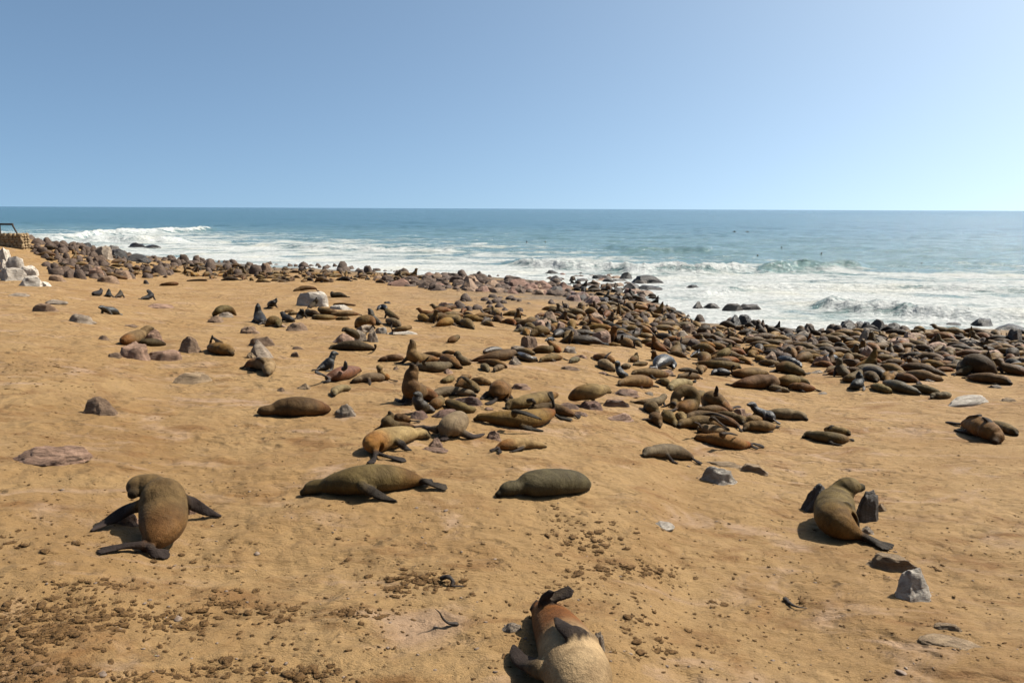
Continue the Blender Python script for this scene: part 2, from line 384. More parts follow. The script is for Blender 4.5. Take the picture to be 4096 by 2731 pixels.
class Acc:
    def __init__(s): s.V = []; s.F = []; s.C = []; s.n = 0
    def rings(s, R, C):            # R (m, k, 3) closed tube with end caps, C (m, k, 3)
        m, k, _ = R.shape; b = s.n
        s.V.append(R.reshape(-1, 3)); s.C.append(C.reshape(-1, 3)); s.n += m * k
        for i in range(m - 1):
            for j in range(k):
                j2 = (j + 1) % k; s.F.append((b + i * k + j, b + i * k + j2, b + (i + 1) * k + j2, b + (i + 1) * k + j))
        for i, rev in ((0, True), (m - 1, False)):
            s.V.append(R[i].mean(0)[None]); s.C.append(C[i].mean(0)[None]); c = s.n; s.n += 1
            for j in range(k):
                j2 = (j + 1) % k; q = (c, b + i * k + j, b + i * k + j2)
                s.F.append(q[::-1] if rev else q)
def frames(Q):
    T = np.gradient(Q, axis=0); T /= np.linalg.norm(T, axis=1)[:, None] + 1e-9
    up = np.array([0, 0, 1.0]); U = np.zeros_like(Q)
    for i in range(len(Q)):
        if i and abs(T[i, 2]) < .75:                 # stay level where the spine is level
            z = np.array([0, 0, 1.0]); z = nrm(z - T[i] * z.dot(T[i]))
            if z.dot(up) > 0: up = nrm(up * .6 + z * .4)
        up = nrm(up - T[i] * up.dot(T[i])); U[i] = up
    return T, np.cross(T, U), U
def tube(acc, P, prof, nrm_hint, k, n, colr, tipc=None):
    # flat flipper: P points, prof (s, halfwidth, halfthick), colour
    Q = catmull(P, n); s = np.linspace(0, 1, n); T = np.gradient(Q, axis=0); T /= np.linalg.norm(T, axis=1)[:, None] + 1e-9
    pr = np.array(prof); wv = np.interp(s, pr[:, 0], pr[:, 1]); tv = np.interp(s, pr[:, 0], pr[:, 2])
    a = np.linspace(0, 2 * np.pi, k, endpoint=False); R_ = np.zeros((n, k, 3)); C = np.zeros((n, k, 3))
    for i in range(n):
        h = nrm_hint(T[i]); wd = nrm(np.cross(T[i], h)); nd = nrm(np.cross(wd, T[i]))
        R_[i] = Q[i] + np.outer(np.cos(a) * wv[i], wd) + np.outer(np.sin(a) * tv[i], nd)
        C[i] = colr * (1 - sstep(.0, .35, s[i])) + FLIP * sstep(.0, .35, s[i]) if tipc is None else colr
    acc.rings(R_, C)
def hint(T):
    v = abs(T[2]); return nrm(np.array([0, 0, 1.0]) * (1 - v) + np.array([0.25, -1, .2]) * v)

PAL = {k: tuple(tuple(c * f for c, f in zip(v, (.34, .315, .255))) for v in p) for k, p in PAL.items()}
FLIP = FLIP * .45
PENDING = []
def build(name, body, head, nose, R, fore, hind, pal, gfun, voxel, detail, rump=True, belly=None, rr=(.38, .10), hw=1.0):
    """body: list (x,y,z,r) hind end -> neck; head, nose points; fore / hind: None (made up), or lists of polylines (x,y,z)"""
    body = [np.array(b, float) for b in body]; head = np.array(head, float); nose = np.array(nose, float)
    L = sum(np.linalg.norm(body[i + 1][:3] - body[i][:3]) for i in range(len(body) - 1)) + np.linalg.norm(head - body[-1][:3])
    dn = nose - head; ln = np.linalg.norm(dn)
    if ln < 1.35 * R: nose = head + nrm(dn) * 1.35 * R; dn = nose - head
    if ln > 2.3 * R: nose = head + nrm(dn) * 2.3 * R; dn = nose - head
    P = [np.append(body[0][:3] - nrm(body[1][:3] - body[0][:3]) * body[0][3] * .9, body[0][3] * .45)] + body
    hz = np.array([0, 0, 1.0]); bdir = nrm(head - body[-1][:3]); dnn = nrm(dn)
    hz = hz if abs(dnn[2]) < .8 else -nrm(np.array([body[0][0] - head[0], body[0][1] - head[1], 0])) * -1
    hz = nrm(hz - dnn * hz.dot(dnn))
    P += [np.append(head - dn * .12 + hz * R * .06, R * 1.10), np.append(head + dn * .26 + hz * R * .04, R * .92), np.append(head + dn * .54 - hz * R * .12, R * .60), np.append(head + dn * .82 - hz * R * .17, R * .48), np.append(nose - hz * R * .15, R * .34)]
    P = np.array(P); n = 30 + 14 * detail; k = 32
    Q = catmull(P, n); Q[:, 3] = np.maximum(Q[:, 3], .012)
    for _ in range(2):
        nh = int(n * .72); Q[1:nh, :] = .25 * Q[:-2, :][:nh - 1] + .5 * Q[1:nh, :] + .25 * Q[2:nh + 1, :]
    Q[:, 3] *= 1 - .17 * np.exp(-((np.linspace(0, 1, n) - (1 - (np.linalg.norm(dn) + 1.9 * R) / (L + np.linalg.norm(dn)))) / .05) ** 2)
    T, Sd, U = frames(Q[:, :3]); a = np.linspace(0, 2 * np.pi, k, endpoint=False)
    rmax = max(b[3] for b in body)
    acc = Acc(); p = [np.array(c) for c in PAL[pal]]
    u = np.linspace(0, 1, n); hs = 1 - (np.linalg.norm(dn) + R) / (L + np.linalg.norm(dn))
    Rg = np.zeros((n, k, 3)); C = np.zeros((n, k, 3))
    ca, sa = np.cos(a), np.sin(a); low = np.where(sa < 0, .95, 1.0)
    for i in range(n):
        r = Q[i, 3]; fl = 1.08 if u[i] < hs else 1.0
        Rg[i] = Q[i, :3] + np.outer(ca * r * fl, Sd[i]) + np.outer(sa * r * .96 * low, U[i])
        bl = sstep(.15, -.6, sa)[:, None] if belly is None else sstep(.0, .8, np.cos(a - belly))[:, None]
        c = p[0] * (1 - bl) + p[1] * bl
        if rump:
            q = sstep(rr[0], rr[1], u[i]); c = c * (1 - q) + p[2] * q
        hd = sstep(hs + (1 - hs) * .40, hs + (1 - hs) * .95, u[i]); c = c * (1 - .78 * hd)
        C[i] = c
    acc.rings(Rg, C)
    tmin = voxel * 1.25
    ff = []
    if fore is None:
        i = int(n * (hs * .78)); r = Q[i, 3]; g = gfun(*Q[i, :2])
        for sg in (-1, 1):
            root = Q[i, :3] + Sd[i] * sg * r * .75 - U[i] * r * .35
            hgt = root[2] - g; out = nrm(np.array([Sd[i][0] * sg, Sd[i][1] * sg, 0])); back = -nrm(np.array([T[i][0], T[i][1], 0]))
            if hgt > .30:
                e1 = root + out * .10 * r / .2; m1 = root * .5 + e1 * .5; m1[2] = g + hgt * .45
                e1[2] = gfun(*e1[:2]) + .03; e2 = e1 + out * .55 * r + back * .5 * r; e2[2] = gfun(*e2[:2]) + .012
                ff.append([root, m1, e1, e2])
            else:
                e1 = root + out * r * .55 + back * r * .5; e2 = root + out * r * .9 + back * r * (1.7 + .5 * sg)
                e1[2] = gfun(*e1[:2]) + .05; e2[2] = gfun(*e2[:2]) + .012; ff.append([root, e1, e2])
    else: ff = fore
    for pl in ff:
        pl = [np.array(q) for q in pl]
        pl = [Q[np.argmin(np.linalg.norm(Q[:, :3] - pl[0], axis=1)), :3] * .35 + pl[0] * .65] + pl if np.linalg.norm(pl[0] - Q[np.argmin(np.linalg.norm(Q[:, :3] - pl[0], axis=1)), :3]) > .04 else pl
        w = rmax * .36; t = min(rmax / .2, 1.15)
        tube(acc, pl, [(0, w * .9, .075 * t), (.25, w * .95, .05 * t), (.5, w, max(.026 * t, tmin)), (.8, w * .72, max(.018 * t, tmin)), (1, w * .22, max(.012 * t, tmin))], hint, 12, 16, p[0] * .55)
    hh = []
    if hind is None:
        b0 = body[0]; d0 = -nrm(np.array([*(body[1][:2] - b0[:2]), 0])); sd = np.array([-d0[1], d0[0], 0]); hl = min(.24 * L, 1.5 * rmax)
        for sg in (-1, 1):
            e1 = b0[:3] + d0 * hl * .45 + sd * sg * hl * .18; e2 = b0[:3] + d0 * hl * .9 + sd * sg * hl * .45
            e1[2] = gfun(*e1[:2]) + .04; e2[2] = gfun(*e2[:2]) + .015; hh.append([b0[:3], e1, e2])
    else: hh = hind
    for pl in hh:
        pl = [np.array(q) for q in pl]; pl = [body[0][:3]] + pl if np.linalg.norm(pl[0] - body[0][:3]) > .04 else pl
        w = min(rmax, .26) * .30 * hw; t = min(rmax / .2, 1.15); tt = max(.016 * t, tmin)
        if detail >= 2:
            tube(acc, pl, [(0, w * .9, w * .75), (.3, w * .6, .035 * t), (.62, w * .75, tt), (.74, w * .7, tt * .8)] + [(.76, .004, .004), (1, .003, .003)], hint, 12, 18, p[2] * .5)
            Qf = catmull(pl, 20); Tf = nrm(Qf[-1] - Qf[12]); wd = nrm(np.cross(Tf, hint(Tf))); fl = np.linalg.norm(Qf[-1] - Qf[10])
            for j in range(5):
                o = (j - 2) / 2.0; b = Qf[10] + wd * o * w * .45; e = Qf[10] + Tf * fl * (1.0 - .13 * abs(o)) + wd * o * w * 1.0
                g = gfun(*e[:2]); e[2] = max(e[2], g + .008) + .006 * abs(o)
                tube(acc, [b, (b + e) / 2, e], [(0, w * .22, tt), (.6, max(w * .2, tmin), tt * .9), (1, max(w * .1, tmin * .7), tmin * .7)], hint, 8, 8, FLIP, 1)
        else:
            tube(acc, pl, [(0, w * .9, w * .75), (.35, w * .6, .03 * t), (.7, w, tt), (1, w * 1.1, tmin)], hint, 10, 12, p[2] * .5)
    V = np.concatenate(acc.V); C = np.concatenate(acc.C)
    o0 = np.array([V[:, 0].mean(), V[:, 1].mean(), 0]); o0[2] = gfun(o0[0], o0[1])
    me = bpy.data.meshes.new(name); me.from_pydata((V - o0).tolist(), [], acc.F)
    ob = link(name, me, M_SEAL, None, o0)
    r = ob.modifiers.new('r', 'REMESH'); r.mode = 'VOXEL'; r.voxel_size = voxel
    sm = ob.modifiers.new('s', 'SMOOTH'); sm.factor = .5; sm.iterations = 6 + detail
    extra = None
    if detail >= 1:
        i = n - 1; hu = U[int(n * .93)]; d = nrm(dn); hu = nrm(hu - d * hu.dot(d)); hs_ = np.cross(d, hu)
        extra = (head - o0, d, hu, hs_, R)
    PENDING.append((ob, V - o0, C, extra)); return ob
ICO = {}
def ico(n):
    if n not in ICO:
        bm = bmesh.new(); bmesh.ops.create_icosphere(bm, subdivisions=n, radius=1.0)
        ICO[n] = (np.array([v.co[:] for v in bm.verts]), np.array([[v.index for v in f.verts] for f in bm.faces])); bm.free()
    return ICO[n]
def flush_seals():
    bpy.context.view_layer.update(); dg = bpy.context.evaluated_depsgraph_get(); out = []
    for ob, SV, SC, ex in PENDING: out.append(bpy.data.meshes.new_from_object(ob.evaluated_get(dg)))
    for (ob, SV, SC, ex), me in zip(PENDING, out):
        nv = len(me.vertices); co = np.zeros(nv * 3, np.float32); me.vertices.foreach_get('co', co); co = co.reshape(-1, 3)
        kd = kdtree.KDTree(len(SV))
        for i, v in enumerate(SV): kd.insert(v, i)
        kd.balance(); C = SC[[kd.find(v)[1] for v in co.tolist()]]
        ed = np.zeros(len(me.edges) * 2, np.int32); me.edges.foreach_get('vertices', ed); ed = ed.reshape(-1, 2)
        deg = np.bincount(ed.ravel(), minlength=nv)[:, None].clip(1)
        for _ in range(3):
            S_ = np.zeros((nv, 3))
            for c in range(3):
                S_[:, c] = np.bincount(ed[:, 0], C[ed[:, 1], c], nv) + np.bincount(ed[:, 1], C[ed[:, 0], c], nv)
            C = .4 * C + .6 * S_ / deg
        fs = np.zeros(len(me.loops), np.int32); me.loops.foreach_get('vertex_index', fs)
        Fc = fs.reshape(-1, 4); Fl = [Fc]; Vl = [co]; Cl = [C]; nb = nv
        if ex is not None:
            hp, d, hu, hs_, R = ex
            # eyes, ears and nose pad sit on the head
            bits = [(hp + d * R * .78 + hs_ * sg * R * .56 + hu * R * .30, R * .14, (1, 1, 1), (.006, .005, .005)) for sg in (-1, 1)]
            bits += [(hp - d * R * .10 + hs_ * sg * R * .93 - hu * R * .02, R * .20, (2.0, .45, .5), (.05, .035, .022)) for sg in (-1, 1)]
            iv, if_ = ico(1)
            for c, rr, sc, cc in bits:
                ax = nrm(-d * .8 - hu * .35 + np.sign((c - hp).dot(hs_)) * hs_ * .5) if sc[0] > 1 else d
                b1 = nrm(np.cross(ax, hu)); b2 = np.cross(b1, ax)
                v = c + rr * (iv[:, :1] * sc[0] * ax + iv[:, 1:2] * sc[1] * b1 + iv[:, 2:] * sc[2] * b2)
                Vl.append(v); Cl.append(np.tile(np.array(cc), (len(v), 1)))
                t = if_ + nb; Fl.append(np.concatenate([t, t[:, 2:]], 1)); nb += len(v)
        if ex is not None:
            V = np.concatenate(Vl); m2 = bpy.data.meshes.new(ob.name)
            faces = Fl[0].tolist() + [f[:3].tolist() for q in Fl[1:] for f in q]
            m2.from_pydata(V.tolist(), [], faces); bpy.data.meshes.remove(me); me = m2
        cattr(me, 'Col', np.concatenate(Cl)); smooth(me)
        me.materials.clear(); me.materials.append(M_SEAL)
        old = ob.data; ob.modifiers.clear(); ob.data = me; bpy.data.meshes.remove(old); me.name = ob.name
    PENDING.clear()

SEAL_XY = []
def T(v, label, pal, body, head, nose, fore=None, hind=None, wet=0.0, tint=1.0, belly=None, rump=True, rk=.88, group=None, rr=(.38, .10), lmax=2.0, hw=1.0):
    """a seal traced in a view: points (x, y, r px [, dz metres | ground row as int]); flipper points (x, y, height metres | ground row int)"""
    def P3(q, r):
        x, y = q[0], q[1]; e = q[-1] if len(q) > (3 if r is not None else 2) else 0.0
        a, b = vpx(v, x, y)
        if isinstance(e, int) and e > 10:
            g = hit(*vpx(v, x, e)); d = ray(a, b); hd = math.hypot(g[0], g[1]); z = ZC + d[2] / math.hypot(d[0], d[1]) * hd
            P = np.array([d[0] / math.hypot(d[0], d[1]) * hd, d[1] / math.hypot(d[0], d[1]) * hd, z]); rm = (r or 0) * mpp(v, P)
            return P, rm
        P = hit(a, b, .1); rm = (r or 0) * mpp(v, P)
        for _ in range(2):
            P = hit(a, b, (rm * rk if r is not None else 0.0) + e); rm = (r or 0) * mpp(v, P)
        return P, rm
    bd = []
    for q in body:
        P, rm = P3(q, q[2]); bd.append((*P, rm))
    hp, R = P3(head, head[2]); q = (nose[0], nose[1], .55 * R) if len(nose) < 3 else (nose if isinstance(nose[2], int) else (nose[0], nose[1], nose[2] + .75 * R))
    np_, _ = P3(q, None)
    cv = lambda pls: None if pls is None else [[P3(q if len(q) > 2 else (*q, .02), None)[0] for q in pl] for pl in pls]
    sl_ = slant(hp); det = 2 if sl_ < 17 else (1 if sl_ < 26 else 0)
    vox = min(max(.0095, sl_ * .00115), .05)
    O_ = np.array([0, 0, ZC])
    def squash(f):
        pts_ = [np.array(b[:3]) for b in bd] + [hp, np_]; hd = np.array([math.hypot(p[0], p[1]) for p in pts_]); md = np.median(hd)
        return [O_ + (p - O_) * ((md + (h - md) * f) / h) for p, h in zip(pts_, hd)]
    for f in (1, .85, .7, .55, .4, .25, .1, 0):
        q = squash(f); L = sum(np.linalg.norm(q[i + 1] - q[i]) for i in range(len(q) - 1))
        if L < lmax: break
    if f < 1: bd = [(*q[i], bd[i][3]) for i in range(len(bd))]; hp, np_ = q[-2], q[-1]
    L = sum(np.linalg.norm(np.array(bd[i + 1][:3]) - np.array(bd[i][:3])) for i in range(len(bd) - 1)) + np.linalg.norm(hp - np.array(bd[-1][:3]))
    if DEBUG: print(file=open('/workdir/dbg.txt', 'a'), end='', *('SEAL %5.2fm d=%5.1f r=%.2f %s' % (L, sl_, max(b[3] for b in bd), label + '\n'),))
    vox = min(vox, max(b[3] for b in bd) * .12)
    o = build('seal', bd, hp, np_, R, cv(fore), cv(hind), pal, gz, vox, det, rump, belly, rr, hw)
    j = [random.uniform(.92, 1.08) for _ in range(3)]; o.color = (tint * j[0] * 1.12, tint * j[1] * 1.07, tint * j[2] * 1.08, wet); tag(o, label, 'seal', group)
    for b in bd: SEAL_XY.append((b[0], b[1], b[3]))
    return o
DEBUG = False

# ------------------------------------------------------------------ the seals one can tell apart, traced from the photograph
# nearest ones
T('HL', 'big olive seal seen from behind, propped on spread foreflippers, nearest on the left', 'olive',
  [(1115, 1085, 80), (1190, 1010, 145), (1280, 870, 200, .03), (1295, 700, 210, .10), (1275, 520, 195, .22), (1185, 430, 145, .30)],
  (1010, 425, 105, .30), (925, 500, .30),
  fore=[[(1060, 620, .30), (890, 680, .19), (650, 820, .06), (465, 925, .012)], [(1500, 550, .30), (1640, 620, .18), (1800, 705, .06), (1960, 757, .012)]],
  hind=[[(1050, 1085, .08), (900, 1090, .06), (700, 1120, .04), (510, 1165, .02)], [(1140, 1110, .08), (1180, 1170, .05), (1260, 1210, .03), (1365, 1235, .015)]], tint=1.05)
T('HM', 'olive seal lying flat with chin on sand, long hind flipper trailing behind', 'olive',
  [(985, 212, 30), (900, 197, 62), (800, 190, 86), (660, 193, 98), (530, 207, 95), (420, 225, 76), (330, 240, 57)], (245, 258, 45), (165, 285),
  fore=[[(590, 250, .17), (670, 290, .07), (750, 325, .025), (818, 343, .015)]],
  hind=[[(1010, 215, .09), (1080, 238, .04), (1165, 262, .02)], [(1010, 205, .1), (1060, 205, .05), (1040, 200, .04)]], tint=1.0)
T('HM', 'dark greyish seal asleep on its belly with face pressed into the sand', 'grey',
  [(2085, 230, 45), (2020, 218, 78), (1920, 215, 90), (1800, 220, 94), (1700, 232, 84), (1630, 252, 60)], (1560, 266, 46), (1482, 298),
  fore=[], hind=[[(2090, 245, .06), (2115, 262, .02)]], tint=.50, rump=False)
T('HB', 'seal lying on its back with pale belly and one hind flipper raised', 'pale',
  [(715, 520, 105, .03), (795, 600, 185, .0), (885, 720, 245), (970, 860, 290), (1060, 1030, 335), (1190, 1350, 385), (1270, 1650, 370), (1300, 1850, 260)],
  (1310, 2060, 180, .0), (1320, 2250),
  fore=[[(1390, 1000, .20), (1270, 935, .335), (1090, 820, .375), (912, 645, .335)], [(710, 1330, .14), (570, 1270, .09), (430, 1190, .06), (345, 1010, .05)]],
  hind=[[(720, 480, .20), (775, 360, .30), (930, 275, .37), (1150, 225, .40)], [(640, 520, .12), (615, 495, .13), (600, 472, .14)]], belly=math.pi / 2, tint=1.0, rk=.80, rr=(.60, .40), hw=.80)
T('HR', 'olive brown seal sitting up against a dark rock, muzzle to the right', 'olive',
  [(840, 715, 35), (740, 665, 82), (620, 590, 150), (575, 480, 156, .03), (590, 380, 140, .10), (640, 300, 108, .22)], (712, 240, 82, .33), (856, 222, .34),
  fore=[[(690, 430, .36), (740, 500, .24), (790, 590, .10), (805, 655, .03)]],
  hind=[[(880, 735, .06), (980, 785, .03), (1110, 850, .02)], [(880, 725, .06), (1000, 770, .03), (1150, 822, .02)]], tint=.98)
# two nearer rows of the middle group
T('A', 'pale tan seal with rusty hindquarters resting its muzzle on a small pink rock', 'tan',
  [(450, 1020, 35), (425, 965, 85), (500, 920, 105), (610, 895, 98), (710, 870, 80), (800, 862, 60)], (880, 868, 45), (948, 885),
  fore=[[(680, 950, .12), (720, 990, .05), (780, 1012, .02)]],
  hind=[[(450, 1045, .06), (440, 1090, .03), (405, 1135, .015)], [(490, 1045, .06), (600, 1075, .03), (735, 1110, .015)]], tint=1.05)
T('A', 'grey tan seal lying rump to the viewer beside the pale tan seal', 'grey',
  [(1070, 885, 30), (1085, 830, 82), (1140, 790, 108), (1190, 745, 92), (1200, 715, 60)], (1185, 700, 38), (1150, 690),
  fore=[[(1230, 855, .10), (1320, 885, .03), (1432, 862, .015)], [(970, 820, .1), (920, 805, .04), (880, 792, .02)]],
  hind=[[(1060, 900, .04), (1055, 925, .02)], [(1075, 900, .04), (1085, 920, .02)]], tint=1.25, rump=False)
T('A', 'large rusty seal stretched on its side, foreflipper folded over its flank', 'rust',
  [(2040, 668, 28), (1980, 690, 62), (1880, 722, 86), (1760, 735, 88), (1610, 728, 76), (1480, 720, 56)], (1395, 718, 38), (1325, 730),
  fore=[[(1700, 665, .34), (1800, 680, .36), (1945, 735, .24)], [(1760, 795, .05), (1850, 818, .02), (1962, 838, .01)]],
  hind=[[(2050, 640, .18), (2040, 560, .34), (2010, 478, .50)], [(2060, 690, .06), (2120, 725, .03), (2225, 745, .015)]], tint=1.0)
T('A', 'small tan seal asleep with two short hind flippers, alone on open sand', 'tan',
  [(1545, 985, 22), (1590, 970, 42), (1650, 957, 54), (1750, 948, 55), (1860, 955, 42)], (1935, 965, 28), (1990, 975),
  fore=[[(1780, 980, .06), (1710, 1012, .02), (1648, 1026, .01)]],
  hind=[[(1540, 990, .05), (1510, 1005, .03), (1475, 1022, .015)], [(1560, 995, .05), (1565, 1020, .03), (1570, 1044, .015)]])
T('A', 'upright olive seal with muzzle to the sky, tallest of the middle group', 'olive',
  [(985, 540, 40), (900, 505, 70), (830, 490, 88), (775, 460, 85, 590), (765, 390, 76, 588), (778, 325, 64, 586)], (788, 285, 46, 585), (783, 228, 588),
  fore=[[(730, 520, 580), (715, 560, 585), (690, 572, .02), (628, 548, .012)], [(760, 560, 590), (730, 590, .03), (685, 606, .012)]],
  hind=[[(990, 560, .05), (1010, 580, .02)]], tint=.92)
T('A', 'upright tan seal behind the sky-gazing olive seal, its chin raised too', 'olive',
  [(1010, 195, 16), (930, 187, 36), (850, 185, 50), (785, 165, 58, 238), (778, 110, 52, 235), (782, 72, 40, 234)], (782, 50, 30, 234), (770, 16, 235),
  fore=[[(725, 195, .14), (690, 222, .03), (615, 232, .01)], [(820, 210, .1), (828, 235, .02), (825, 250, .01)]], hind=None, tint=1.25)
T('A', 'smooth grey seal lying in front of the upright tan one, one flipper raised', 'grey',
  [(848, 262, 34), (930, 265, 50), (1010, 262, 50), (1075, 255, 42)], (1110, 250, 31), (1156, 256),
  fore=[[(880, 225, .28), (910, 195, .38), (938, 168, .46)]], hind=[], tint=.78, rump=False)
T('A', 'rust brown seal curled against a grey pup, head low to the right', 'rust',
  [(1060, 190, 34), (1100, 195, 50), (1165, 232, 40)], (1200, 258, 24), (1238, 268), tint=.85)
T('A', 'wrinkled grey pup sitting and turning its face left', 'grey',
  [(1290, 225, 26), (1245, 210, 40), (1215, 190, 36, 245), (1198, 165, 30, 240)], (1186, 148, 27, 240), (1160, 150, 240), tint=.85, hind=[])
T('A', 'brown seal dozing behind the rust brown one in the middle group', 'brown',
  [(880, 152, 14), (950, 150, 27), (1020, 155, 26)], (1050, 160, 17), (1072, 166), hind=[], tint=1.3)
T('A', 'small olive seal farthest back in that huddle, half hidden', 'olive', [(1160, 135, 14), (1105, 130, 20)], (1062, 134, 13), (1038, 138), tint=.9, hind=[])
T('A', 'dark reddish brown seal lying alone left of the upright tan one', 'brown',
  [(690, 186, 18), (635, 180, 32), (565, 184, 30)], (510, 196, 20), (470, 206), fore=[], hind=[], tint=1.1)
T('A', 'long dark brown seal asleep in front of a pair of boulders', 'dark',
  [(445, 103, 12), (380, 86, 33), (280, 72, 46), (180, 74, 44), (110, 82, 30)], (65, 87, 20), (16, 96), fore=[], hind=[[(450, 100, .08), (452, 80, .2), (450, 62, .28)]], tint=1.35)
T('C', 'wet black pup sitting up with head turned right, beside a red seal', 'black',
  [(845, 1172, 22), (900, 1150, 44), (945, 1105, 42, 1190), (966, 1062, 30, 1188)], (976, 1040, 24, 1188), (1020, 1036, 1188),
  hind=[[(825, 1182, .05), (775, 1188, .02)]], wet=.55, tint=1.8)
T('C', 'reddish wrinkled seal on its back with hind flipper in the air', 'red',
  [(930, 1255, 38), (1000, 1232, 58), (1080, 1212, 66), (1145, 1195, 48)], (1190, 1185, 28), (1225, 1190),
  fore=[[(1080, 1160, .34), (1080, 1130, .42), (1076, 1098, .5)]],
  hind=[[(905, 1245, .14), (860, 1222, .24), (803, 1200, .32)], [(930, 1285, .05), (880, 1298, .02)]], wet=.3, rump=False, tint=1.15)
T('C', 'grey seal lying nose to the left in front of a watching pup', 'grey',
  [(1400, 1255, 36), (1320, 1250, 43), (1235, 1262, 38)], (1168, 1280, 24), (1116, 1298), fore=[[(1290, 1275, .08), (1300, 1300, .03), (1300, 1322, .01)]], hind=[], tint=.9, rump=False)
T('C', 'pale pup with raised head staring straight at the viewer', 'tan',
  [(1452, 1255, 26), (1425, 1240, 36), (1398, 1218, 30, 1278), (1388, 1190, 26, 1275)], (1384, 1168, 28, 1275), (1383, 1185, 1305), fore=[],
  hind=[[(1475, 1270, .04), (1550, 1290, .015)]], tint=.85)
T('C', 'small grey seal curled asleep on bare sand, face towards the viewer', 'grey',
  [(1100, 1350, 30), (1040, 1352, 35), (990, 1370, 37)], (978, 1392, 28), (985, 1428), fore=[], hind=[], tint=1.15, rump=False)
T('M', 'big dark olive seal lying beside a striped boulder left of the middle group', 'olive',
  [(752, 940, 9), (725, 936, 19), (690, 934, 23), (650, 936, 21), (620, 942, 14)], (604, 944, 10), (584, 945), fore=[], hind=[], tint=.72)
T('A', 'wet grey black pup sitting up among pink rocks, nose to the sky', 'dark',
  [(965, 655, 26), (905, 630, 46), (850, 605, 60, 690), (828, 560, 52, 688)], (832, 520, 38, 688), (800, 492, 690), wet=.45, fore=[], hind=[], tint=1.0)
T('A', 'olive seal with its back turned between the wet pup and a pink rock', 'olive',
  [(930, 625, 24), (985, 595, 48), (1030, 570, 44)], (1032, 545, 27), (1060, 530), fore=[], hind=[], tint=1.05)
T('A', 'olive seal lying with nose to the right behind pink rocks', 'olive',
  [(1105, 580, 34), (1180, 612, 50), (1260, 638, 47)], (1320, 645, 30), (1370, 636), fore=[],
  hind=[], tint=.98)
T('A', 'grey seal draped across a flat pink rock beside the sky-gazing one', 'grey',
  [(975, 515, 34), (1050, 488, 48), (1150, 478, 42), (1240, 488, 38)], (1305, 500, 28), (1360, 518), hind=[], tint=.85, rump=False)
T('A', 'plump olive seal lying behind the draped grey seal', 'olive',
  [(1195, 430, 38), (1260, 418, 54), (1325, 440, 46)], (1362, 468, 29), (1392, 495), fore=[[(1260, 370, .4), (1220, 355, .3), (1185, 370, .2)]], hind=[], tint=1.1)
T('A', 'small grey head poking up over the draped grey seal', 'grey', [(1205, 445, 20), (1240, 432, 25)], (1268, 428, 19), (1290, 420), fore=[], hind=[], tint=1.1)
T('A', 'grey brown seal resting beyond the plump olive one, head right', 'brown', [(1325, 385, 24), (1400, 388, 38), (1452, 400, 31)], (1472, 410, 22), (1490, 418), fore=[], hind=[], tint=1.9)
T('A', 'olive seal scratching with a raised flipper at the back of the huddle', 'olive', [(1298, 350, 17), (1250, 355, 28)], (1205, 375, 20), (1180, 398), hind=[], tint=1.0)
T('A', 'lone olive pup asleep on sand, chin to the left, ahead of the huddle', 'olive', [(1140, 365, 24), (1108, 375, 33)], (1066, 388, 23), (1033, 386), fore=[], hind=[], tint=1.1)
T('A', 'olive seal seen from behind with two dark hind flippers splayed on pink rock', 'olive',
  [(1560, 525, 36), (1560, 490, 82), (1580, 460, 90), (1600, 440, 60)], (1630, 432, 36), (1660, 440), fore=[[(1470, 500, .1), (1430, 530, .03), (1400, 555, .015)], [(1650, 520, .1), (1670, 540, .03), (1690, 555, .015)]],
  hind=[[(1545, 540, .05), (1500, 580, .03), (1452, 602, .015)], [(1590, 535, .05), (1640, 560, .03), (1670, 575, .015)]], tint=1.12)
T('A', 'big tan seal on its side with head tucked down, flipper across its chest', 'olive',
  [(2070, 512, 26), (1985, 530, 54), (1860, 562, 66), (1740, 588, 62)], (1660, 608, 46), (1622, 640),
  fore=[[(1860, 560, .30), (1870, 600, .15), (1815, 642, .03)]], hind=[], tint=1.35)
T('A', 'dark olive seal mostly hidden behind the large rusty seal', 'olive', [(2220, 690, 24), (2130, 655, 46), (2000, 632, 52), (1900, 632, 42)], (1850, 640, 28), (1815, 648), fore=[], tint=.75)
T('A', 'dark olive pup raising its chin behind the pale tan seal', 'olive',
  [(790, 800, 20), (720, 790, 34), (630, 785, 40), (560, 765, 56, 822), (575, 725, 42, 820)], (586, 697, 32, 820), (583, 662, 820), hind=[[(800, 800, .05), (860, 795, .03), (905, 795, .02)]],
  fore=[[(510, 790, .08), (480, 812, .02), (440, 822, .01)]], tint=.72)
T('A', 'dark brown seal huddled behind the chin-raising pup', 'brown', [(765, 745, 14), (700, 722, 42), (655, 718, 43)], (625, 728, 27), (600, 735), fore=[], hind=[[(770, 745, .04), (860, 752, .015)]], tint=1.2)
T('A', 'long olive seal with its chin propped on a pink boulder', 'olive',
  [(1320, 212, 16), (1420, 190, 38), (1520, 168, 48), (1620, 150, 50)], (1690, 140, 31), (1738, 152), tint=.72)
T('A', 'slim brown seal below the long olive one, head to the right', 'rust', [(1375, 212, 12), (1450, 215, 25), (1540, 228, 35)], (1600, 250, 22), (1638, 264), fore=[], hind=[], tint=.7)
T('A', 'grey pup lying face forward, left of a pair of pups', 'grey', [(1415, 255, 25), (1440, 268, 36)], (1456, 290, 23), (1460, 318), fore=[], hind=[], tint=.85, rump=False)
T('A', 'grey pup lying beside its twin, right of the pair', 'grey', [(1592, 262, 18), (1550, 268, 30)], (1526, 285, 21), (1513, 308), fore=[], hind=[], tint=.95)
